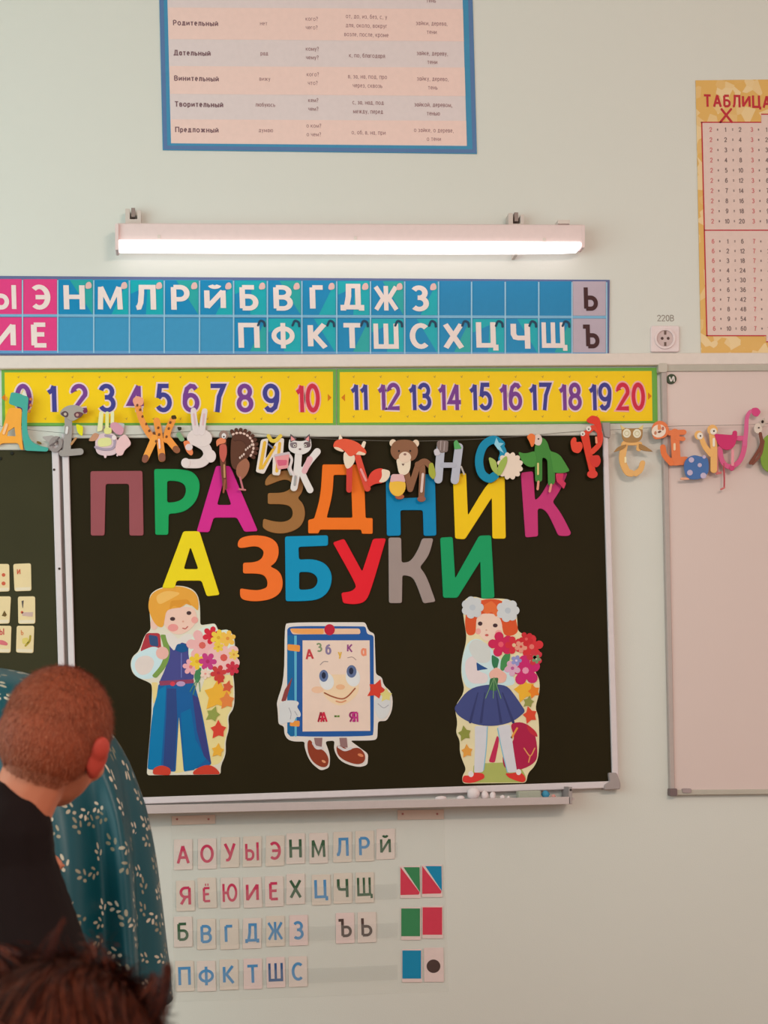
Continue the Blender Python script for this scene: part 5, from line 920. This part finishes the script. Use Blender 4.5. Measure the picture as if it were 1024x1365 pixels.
def hairstrands(name, c, rad, R, n, length, mats, parent, lie, keep, wdt=.0006, seg=3, gravity=0.0, jit=.3, off=1.0, flow=None):
    """many thin tapering strands rooted on the scalp"""
    g = G(); rr = Vector(rad)
    for k in range(n):
        z = random.uniform(-1, 1); a = random.uniform(0, 2 * math.pi); q = math.sqrt(1 - z * z)
        u = Vector((q * math.cos(a), q * math.sin(a), z))
        if not keep(u): continue
        p = c + R @ Vector((u.x * rr.x, u.y * rr.y, u.z * rr.z)) * off; nrm = (R @ Vector((u.x / rr.x, u.y / rr.y, u.z / rr.z))).normalized()
        fl = (R @ flow(u)) if flow else R @ Vector((0, 0, -1)); tg = (fl - nrm * fl.dot(nrm)); tg = tg.normalized() if tg.length > 1e-4 else Vector((1, 0, 0))
        j = Vector((random.gauss(0, jit), random.gauss(0, jit), random.gauss(0, jit)))
        d = (nrm * (1 - lie) + tg * lie + j).normalized(); L = length * random.uniform(.6, 1.15); sdv = d.cross(nrm + Vector((.01, .02, .03))).normalized()
        V = []; Fc = []
        for s_ in range(seg + 1):
            t = s_ / seg; w_ = wdt * (1 - t * .85); V += [p + sdv * w_, p - sdv * w_]
            p = p + d * L / seg; d = (d + tg * lie * .25 + Vector((0, 0, -gravity))).normalized()
            if s_: Fc.append((2 * s_ - 2, 2 * s_ - 1, 2 * s_ + 1, 2 * s_))
        g.add(V, Fc, random.randrange(len(mats)))
    return g.make(name, mats, parent)

# --- teacher bending over (printed teal dress)
DT = 1.55
def TP(px, py, dy=0): return W(px, py, DT + dy)
kT = ppm(60, 1100, DT)
base = TP(30, 1100); te = empty('person', (base.x, base.y, 0), 'adult in a teal dress with small leaf print bending over behind the short-haired child', 'person', 'people in front of the board')
g = G()
hip = TP(25, 1035); shl = TP(-185, 985); nk = TP(-225, 985); hd = TP(-275, 975)
for s_ in (-1, 1):
    hp = hip + Vector((.0, .07 * s_, -.02)); kn = Vector((hip.x + .02, hip.y + .07 * s_, .5)); an = Vector((hip.x + .05, hip.y + .07 * s_, .09))
    g.caps(hp, kn, .08, .05); g.caps(kn, an, .05, .034); g.caps(an, an + Vector((-.02, 0, -.04)), .036, .034); g.caps(an + Vector((0, 0, -.055)), an + Vector((-.15, 0, -.06)), .03, .025)
g.caps(hip, TP(-80, 1000), .13, .11); g.caps(TP(-80, 1000), shl, .11, .11)
for s_ in (-1, 1): g.caps(shl + Vector((0, .02 * s_, 0)), shl + Vector((0, .15 * s_, -.01)), .07, .05)
g.caps(shl, hd, .05, .045)
Rh = Matrix.Rotation(math.radians(90), 3, 'Z') @ Matrix.Rotation(math.radians(-50), 3, 'X')
T_ = headgeo(g, hd + Vector((-.05, 0, .02)), Rh, 1.15)
for s_, elb, wr in ((1, TP(-250, 1160, -.16), TP(-300, 1290, -.1)), (-1, TP(-150, 1180, .36), TP(-20, 1150, .42))):
    sh = shl + Vector((0, .15 * s_, -.01)); g.caps(sh, elb, .045, .036); g.caps(elb, wr, .034, .024); hand(g, wr, wr - elb, (0, 0, -1) if s_ < 0 else (-1, 0, 0), 1.0)
organic('body', g, SKIN, te, .006, 5)
ears('ear', T_, Rh, EARM, te, 1.15); eyes(T_, Rh, te, 1.15)
def kp(u): return u.z > -.2 + u.y * .9 or (u.y < -.1 and u.z > -.9)
hairstrands('hair', hd + Vector((-.05, 0, .02)), (.086, .107, .101), Rh, 6000, .12, [mat((70, 42, 28), .4), mat((96, 60, 38), .4)], te, .9, kp, .0012, 4, 0.05, .1)

def dressmat():
    m = bpy.data.materials.new('leaf_print_satin'); m.use_nodes = True; n = m.node_tree.nodes; L = m.node_tree.links; b = n['Principled BSDF']
    uv = n.new('ShaderNodeUVMap'); uv.uv_map = 'UVMap'
    sc = n.new('ShaderNodeVectorMath'); sc.operation = 'SCALE'; sc.inputs['Scale'].default_value = 27
    L.new(uv.outputs[0], sc.inputs[0])
    v = n.new('ShaderNodeTexVoronoi'); v.voronoi_dimensions = '2D'; v.inputs['Scale'].default_value = 1; v.inputs['Randomness'].default_value = .8; L.new(sc.outputs[0], v.inputs['Vector'])
    df = n.new('ShaderNodeVectorMath'); df.operation = 'SUBTRACT'; L.new(sc.outputs[0], df.inputs[0]); L.new(v.outputs['Position'], df.inputs[1])
    se = n.new('ShaderNodeSeparateColor'); L.new(v.outputs['Color'], se.inputs[0])
    an = n.new('ShaderNodeMath'); an.operation = 'MULTIPLY_ADD'; an.inputs[1].default_value = 2.4; an.inputs[2].default_value = -.3; L.new(se.outputs[0], an.inputs[0])
    ro = n.new('ShaderNodeVectorRotate'); ro.rotation_type = 'Z_AXIS'; L.new(df.outputs[0], ro.inputs['Vector']); L.new(an.outputs[0], ro.inputs['Angle'])
    cur = None
    for x, y, rz, a, c_ in ((.02, .25, 80, .15, .07), (.18, .02, 35, .13, .075), (-.17, -.04, 120, .14, .06), (.1, -.28, 60, .1, .075)):
        mp = n.new('ShaderNodeMapping'); mp.vector_type = 'TEXTURE'; mp.inputs['Location'].default_value = (x, y, 0); mp.inputs['Rotation'].default_value = (0, 0, math.radians(rz)); mp.inputs['Scale'].default_value = (a, c_, 1)
        L.new(ro.outputs[0], mp.inputs['Vector']); ln = n.new('ShaderNodeVectorMath'); ln.operation = 'LENGTH'; L.new(mp.outputs[0], ln.inputs[0])
        ls = n.new('ShaderNodeMath'); ls.operation = 'LESS_THAN'; ls.inputs[1].default_value = 1; L.new(ln.outputs['Value'], ls.inputs[0])
        if cur is None: cur = ls
        else:
            mx = n.new('ShaderNodeMath'); mx.operation = 'MAXIMUM'; L.new(cur.outputs[0], mx.inputs[0]); L.new(ls.outputs[0], mx.inputs[1]); cur = mx
    gt = n.new('ShaderNodeMath'); gt.operation = 'GREATER_THAN'; gt.inputs[1].default_value = .22; L.new(se.outputs[2], gt.inputs[0])
    mu = n.new('ShaderNodeMath'); mu.operation = 'MULTIPLY'; L.new(cur.outputs[0], mu.inputs[0]); L.new(gt.outputs[0], mu.inputs[1]); cur = mu
    lc = n.new('ShaderNodeMix'); lc.data_type = 'RGBA'; lc.inputs[6].default_value = (lin(212), lin(196), lin(176), 1); lc.inputs[7].default_value = (lin(120), lin(112), lin(88), 1); L.new(se.outputs[1], lc.inputs[0])
    mx = n.new('ShaderNodeMix'); mx.data_type = 'RGBA'; mx.inputs[6].default_value = (lin(8), lin(70), lin(80), 1); L.new(cur.outputs[0], mx.inputs[0]); L.new(lc.outputs[2], mx.inputs[7]); L.new(mx.outputs[2], b.inputs['Base Color'])
    b.inputs['Roughness'].default_value = .42; b.inputs['Specular IOR Level'].default_value = .35
    return m
def dress():
    # centre px, py, half width in the picture plane (px), half depth (m), fold strength
    st_ = [(58, 1342, 158, .25, .2), (57, 1290, 153, .24, .19), (56, 1230, 149, .23, .175), (52, 1160, 146, .22, .15), (44, 1100, 144, .205, .11), (32, 1055, 139, .19, .045), (8, 1022, 130, .18, .02), (-30, 1003, 116, .17, .015), (-80, 996, 104, .16, .015), (-140, 990, 98, .17, .02), (-190, 988, 92, .18, .02), (-222, 985, 60, .1, .01)]
    C = [TP(a[0], a[1]) for a in st_]; n = 128; V = []; Fc = []; UV = []
    fine = []
    for i in range(len(st_) - 1):
        for k in range(5): fine.append((i, k / 5))
    fine.append((len(st_) - 2, 1.0))
    dist = 0; prev = None; rows_ = []
    sp = smoothline([(c.x, c.z) for c in C], 5)
    for r, (i, t) in enumerate(fine):
        c = Vector((sp[r][0], C[0].y, sp[r][1])); nx = Vector((sp[min(r + 1, len(sp) - 1)][0] - sp[max(r - 1, 0)][0], 0, sp[min(r + 1, len(sp) - 1)][1] - sp[max(r - 1, 0)][1])).normalized()
        side = Vector((nx.z, 0, -nx.x)); a, b_ = st_[i], st_[i + 1]
        hw = (a[2] + (b_[2] - a[2]) * t) / kT; hd_ = a[3] + (b_[3] - a[3]) * t; fo = a[4] + (b_[4] - a[4]) * t
        if prev is not None: dist += (c - prev).length
        prev = c; row = []
        for j in range(n):
            th = 2 * math.pi * j / n
            rip = 1 + 1.5 * fo * ((1 - 1.7 * abs(math.sin(4 * th + .35 + r * .01)) ** .7) * 1.1 + math.sin(5 * th + 1.9) * .4 + math.sin(11 * th + r * .03 + 1) * .5)
            dz = -.012 * math.sin(3 * th) if r == 0 else 0
            V.append(c + side * hw * math.cos(th) * (1 + (rip - 1) * .25) + Vector((0, -1, 0)) * hd_ * math.sin(th) * rip + Vector((0, 0, dz)))
            row.append((j / n * 1.35 * (.75 + .25 * hw / .2), dist))
        rows_.append(row)
    R_ = len(rows_)
    for r in range(R_ - 1):
        for j in range(n):
            k = (j + 1) % n; Fc.append((r * n + j, r * n + k, (r + 1) * n + k, (r + 1) * n + j))
            u2 = (j + 1) / n * 1.35
            UV += [rows_[r][j], (rows_[r][j][0] + .0105, rows_[r][j][1]), (rows_[r + 1][j][0] + .0105, rows_[r + 1][j][1]), rows_[r + 1][j]]
    o = mk('dress', V, Fc, dressmat(), te, smooth=True)
    ul = o.data.uv_layers.new(name='UVMap'); flat = [x for p in UV for x in p]; ul.data.foreach_set('uv', flat)
    md = o.modifiers.new('thick', 'SOLIDIFY'); md.thickness = .003
    return o
dress()
for s_ in (-1, 1):
    an = Vector((hip.x + .05, hip.y + .07 * s_, .03)); g = G(); g.caps(an + Vector((.02, 0, .01)), an + Vector((-.17, 0, 0)), .036, .03)
    for v in g.v: v.z = max(0.002, v.z)
    organic('shoe', g, mat((40, 30, 28), .3), te, .006, 3)
# printed sleeve
g = G(); shr = shl + Vector((0, -.15, -.01)); g.caps(shr, shr.lerp(TP(-150, 1180, .36), .8), .062, .055); organic('sleeve', g, mat((20, 80, 88), .4), te, .007, 3)

# --- child with short hair, seen from behind
DB = 2.27
def BP(px, py, dy=0): return W(px, py, DB + dy)
kb = ppm(80, 1000, DB)
c = BP(78, 967); Rb = Matrix.Rotation(math.radians(16), 3, 'Y') @ Matrix.Rotation(math.radians(-20), 3, 'Z') @ Matrix.Rotation(math.radians(-4), 3, 'X')
base = BP(-10, 1400); bo = empty('person', (base.x, base.y, 0), 'child with very short reddish brown hair and black jacket seen from behind', 'person', 'people in front of the board')
SB = .93
g = G(); T_ = headgeo(g, c, Rb, SB)
nb = BP(10, 1115, -.0)
g.caps(T_(0, -.02, -.05), nb, .045, .046); g.caps(nb, BP(10, 1330), .05, .085); g.caps(BP(10, 1330), BP(5, 1450), .09, .1)
shR = BP(58, 1285); shL = BP(-120, 1190)
g.caps(nb, shL, .05, .05)
hz = BP(5, 1450)
for s_, sh in ((1, shR), (-1, shL)):
    elb = sh + Vector((.03 * s_, .1, -.2)); wr = elb + Vector((-.04 * s_, .16, .02)); g.caps(sh, elb, .038, .032); g.caps(elb, wr, .03, .021); hand(g, wr, (-.2 * s_, 1, -.1), (0, 0, -1), .8)
    hp = hz + Vector((.06 * s_, 0, 0)); kn = Vector((hp.x + .01 * s_, hp.y + .03, .3)); an = Vector((kn.x, kn.y - .02, .06)); g.caps(hp, kn, .066, .046); g.caps(kn, an, .044, .03); g.caps(an + Vector((0, 0, -.03)), an + Vector((0, .1, -.035)), .025, .022)
organic('body', g, SKIN, bo, .005, 5)
ears('ear', T_, Rb, EARM, bo, SB); eyes(T_, Rb, bo, SB)
# hair cap
def inhair(p):
    q = (Rb.inverted() @ (p - c)) / SB; return q.z > -.078 + max(0, q.y + .02) * 1.1
g = G(); g.ball(c, (.0755 * SB, .094 * SB, .088 * SB), Rb, 4); g.ball(T_(0, -.016, -.02), (.0715 * SB, .082 * SB, .083 * SB), Rb, 4)
HM = mat((146, 70, 46), .6, .22, 45, bump=.6); organic('hair_cap', g, HM, bo, .004, 3, keep=inhair)
def kb2(u): return u.z > -.9 + max(0, u.y + .2) * 1.3 and u.z < .5
hairstrands('short_hair', T_(0, -.016, -.02), (.0718 * SB, .0824 * SB, .0834 * SB), Rb, 16000, .006, [mat((156, 80, 54), .5), mat((122, 58, 38), .5), mat((172, 98, 72), .5)], bo, .78, kb2, .00035, 1, 0, .18)
def kb_(u): return u.z > -.85 + max(0, u.y) * 1.1
hairstrands('short_hair', c, (.0757 * SB, .0942 * SB, .0882 * SB), Rb, 26000, .007, [mat((156, 80, 54), .5), mat((122, 58, 38), .5), mat((172, 98, 72), .5)], bo, .72, kb_, .00035, 1, 0, .22)
JK = mat((24, 12, 11), .9, .1, 60, spec=.2)
g = G()
g.caps(BP(-4, 1110, .012), BP(-4, 1150), .078, .082); g.caps(BP(-5, 1150), BP(22, 1330), .08, .116); g.caps(BP(22, 1330), BP(10, 1450), .112, .12)
g.caps(BP(-20, 1125), BP(-125, 1190), .064, .062); g.caps(BP(40, 1250), BP(70, 1300), .062, .062)
for s_, sh in ((1, BP(66, 1290)), (-1, shL)):
    elb = sh + Vector((.03 * s_, .1, -.17)); wr = elb + Vector((-.04 * s_, .15, .02)); g.caps(sh, elb, .055, .048); g.caps(elb, wr, .046, .036)
organic('jacket', g, JK, bo, .005, 4)
# stand collar: tilted band around the neck
g = G(); n = 40; cc = BP(4, 1098, .01); ax = (T_(0, -.02, -.03) - nb).normalized(); u = ax.orthogonal().normalized(); v_ = ax.cross(u); V = []; Fc = []
for lvl, (h, r) in enumerate(((-.03, .068), (.0, .064), (.022, .060), (.026, .057), (.02, .053), (-.03, .052))):
    for j in range(n):
        a = 2 * math.pi * j / n; V.append(cc + ax * h + (u * math.cos(a) + v_ * math.sin(a)) * r)
for l in range(5):
    for j in range(n): Fc.append((l * n + j, l * n + (j + 1) % n, (l + 1) * n + (j + 1) % n, (l + 1) * n + j))
g.add(V, Fc); g.make('collar', JK, bo, smooth=True)
g = G()
for s_ in (1, -1):
    hp = hz + Vector((.06 * s_, 0, 0)); kn = Vector((hp.x + .01 * s_, hp.y + .03, .3)); an = Vector((kn.x, kn.y - .02, .09)); g.caps(hp, kn, .08, .06); g.caps(kn, an, .058, .046)
organic('trousers', g, mat((26, 26, 34), .8), bo, .007, 3)
for s_ in (1, -1):
    hp = hz + Vector((.06 * s_, 0, 0)); an = Vector((hp.x + .01 * s_, hp.y + .01, .04)); g = G(); g.caps(an, an + Vector((0, .12, -.008)), .036, .03)
    for v in g.v: v.z = max(.002, v.z)
    organic('shoe', g, mat((30, 26, 24), .4), bo, .006, 3)

# --- nearest child: tousled dark brown hair at the lower left
DF = 3.2
def FP_(px, py, dy=0): return W(px, py, DF + dy)
c = FP_(76, 1440); Rf = Matrix.Rotation(math.radians(8), 3, 'Y') @ Matrix.Rotation(math.radians(-12), 3, 'Z') @ Matrix.Rotation(math.radians(-20), 3, 'X')
fo_ = empty('person', (c.x, c.y, 0), 'nearest child of whom only tousled dark brown hair shows at the bottom left', 'person', 'people in front of the board')
g = G(); T_ = headgeo(g, c, Rf, 1.0)
nb = c + Vector((0, -.05, -.16)); g.caps(T_(0, -.03, -.05), nb, .045, .045); hz = nb + Vector((0, -.02, -.3)); hz.z = max(hz.z, .34)
g.caps(nb, hz, .075, .1)
for s_ in (1, -1):
    sh = nb + Vector((.12 * s_, 0, -.03)); g.caps(nb, sh, .05, .045); elb = sh + Vector((.03 * s_, .08, -.17)); wr = elb + Vector((-.04 * s_, .14, .03)); g.caps(sh, elb, .036, .03); g.caps(elb, wr, .028, .02); hand(g, wr, (-.2 * s_, 1, 0), (0, 0, -1), .75)
    hp = hz + Vector((.06 * s_, 0, 0)); kn = hp + Vector((.02 * s_, .04, -.16)); an = Vector((kn.x, kn.y - .03, .06)); g.caps(hp, kn, .065, .045); g.caps(kn, an, .043, .03); g.caps(an + Vector((0, 0, -.03)), an + Vector((0, .1, -.035)), .025, .022)
organic('body', g, SKIN, fo_, .0055, 5)
ears('ear', T_, Rf, EARM, fo_); eyes(T_, Rf, fo_)
g = G(); g.caps(nb + Vector((0, 0, -.02)), hz, .088, .112); 
for s_ in (1, -1):
    sh = nb + Vector((.12 * s_, 0, -.04)); g.caps(nb + Vector((0, 0, -.03)), sh, .06, .055); elb = sh + Vector((.03 * s_, .08, -.17)); wr = elb + Vector((-.04 * s_, .12, .03)); g.caps(sh, elb, .05, .044); g.caps(elb, wr, .042, .034)
organic('shirt', g, mat((52, 44, 60), .8), fo_, .007, 3)
H1 = [mat((62, 22, 12), .5, spec=.2), mat((88, 34, 18), .5, spec=.2), mat((34, 12, 6), .5, spec=.2), mat((124, 56, 32), .45, spec=.3)]
g = G(); g.ball(c, (.083, .101, .095), Rf, 4); g.ball(T_(0, -.012, -.02), (.08, .092, .092), Rf, 4)
organic('hair_mass', g, mat((44, 16, 8), .6, .3, 40, bump=.8), fo_, .005, 3, keep=lambda p: (Rf.inverted() @ (p - c)).z > -.05 + max(0, (Rf.inverted() @ (p - c)).y) * .7)
hairstrands('tousled_hair', c, (.082, .1, .094), Rf, 22000, .055, H1, fo_, .93, lambda u: u.z > -.55 + max(0, u.y) * .6, .0007, 5, .04, .11, flow=lambda u: Vector((u.x * .9 + .25 * math.sin(7 * u.y), u.y * .4 - .5, -.4 + .4 * math.sin(5 * u.x))))
# loose tufts
g = G()
def tuft(p0, p1, n, spread, bend):
    a, b_ = FP_(*p0), FP_(*p1)
    for k in range(n):
        o1 = Vector([random.gauss(0, spread) for _ in range(3)]); o2 = Vector([random.gauss(0, spread * .35) for _ in range(3)]); mid = (a + b_) / 2 + bend + o1 * .6
        P = [a + o1, mid, b_ + o2]; s2 = Vector((.0007, 0, .0003)); V = []; Fc = []
        for q in range(6):
            t = q / 5; p = P[0] * (1 - t) ** 2 + P[1] * 2 * t * (1 - t) + P[2] * t * t; w_ = s2 * (1 - .8 * t); V += [p + w_, p - w_]
            if q: Fc.append((2 * q - 2, 2 * q - 1, 2 * q + 1, 2 * q))
        g.add(V, Fc, random.randrange(4))
tuft((180, 1370), (224, 1288), 130, .006, Vector((.012, 0, -.008))); tuft((60, 1290), (86, 1226), 40, .003, Vector((-.004, 0, .006))); tuft((190, 1330), (205, 1300), 60, .006, Vector((.004, 0, 0)))
tuft((120, 1280), (128, 1262), 60, .01, Vector((0, 0, .004))); tuft((10, 1290), (-10, 1262), 60, .01, Vector((0, 0, .004)))
g.make('loose_tuft', H1, fo_)
for s_ in (1, -1):
    hp = hz + Vector((.06 * s_, 0, 0)); kn = hp + Vector((.02 * s_, .04, -.16)); an = Vector((kn.x, kn.y - .03, .04)); g = G(); g.caps(an, an + Vector((0, .12, -.008)), .036, .03)
    for v in g.v: v.z = max(.002, v.z)
    organic('shoe', g, mat((60, 50, 46), .4), fo_, .006, 3)
g = G()
for s_ in (1, -1):
    hp = hz + Vector((.06 * s_, 0, 0)); kn = hp + Vector((.02 * s_, .04, -.16)); an = Vector((kn.x, kn.y - .03, .09)); g.caps(hp, kn, .078, .058); g.caps(kn, an, .056, .044)
organic('trousers', g, mat((30, 30, 40), .8), fo_, .007, 3)
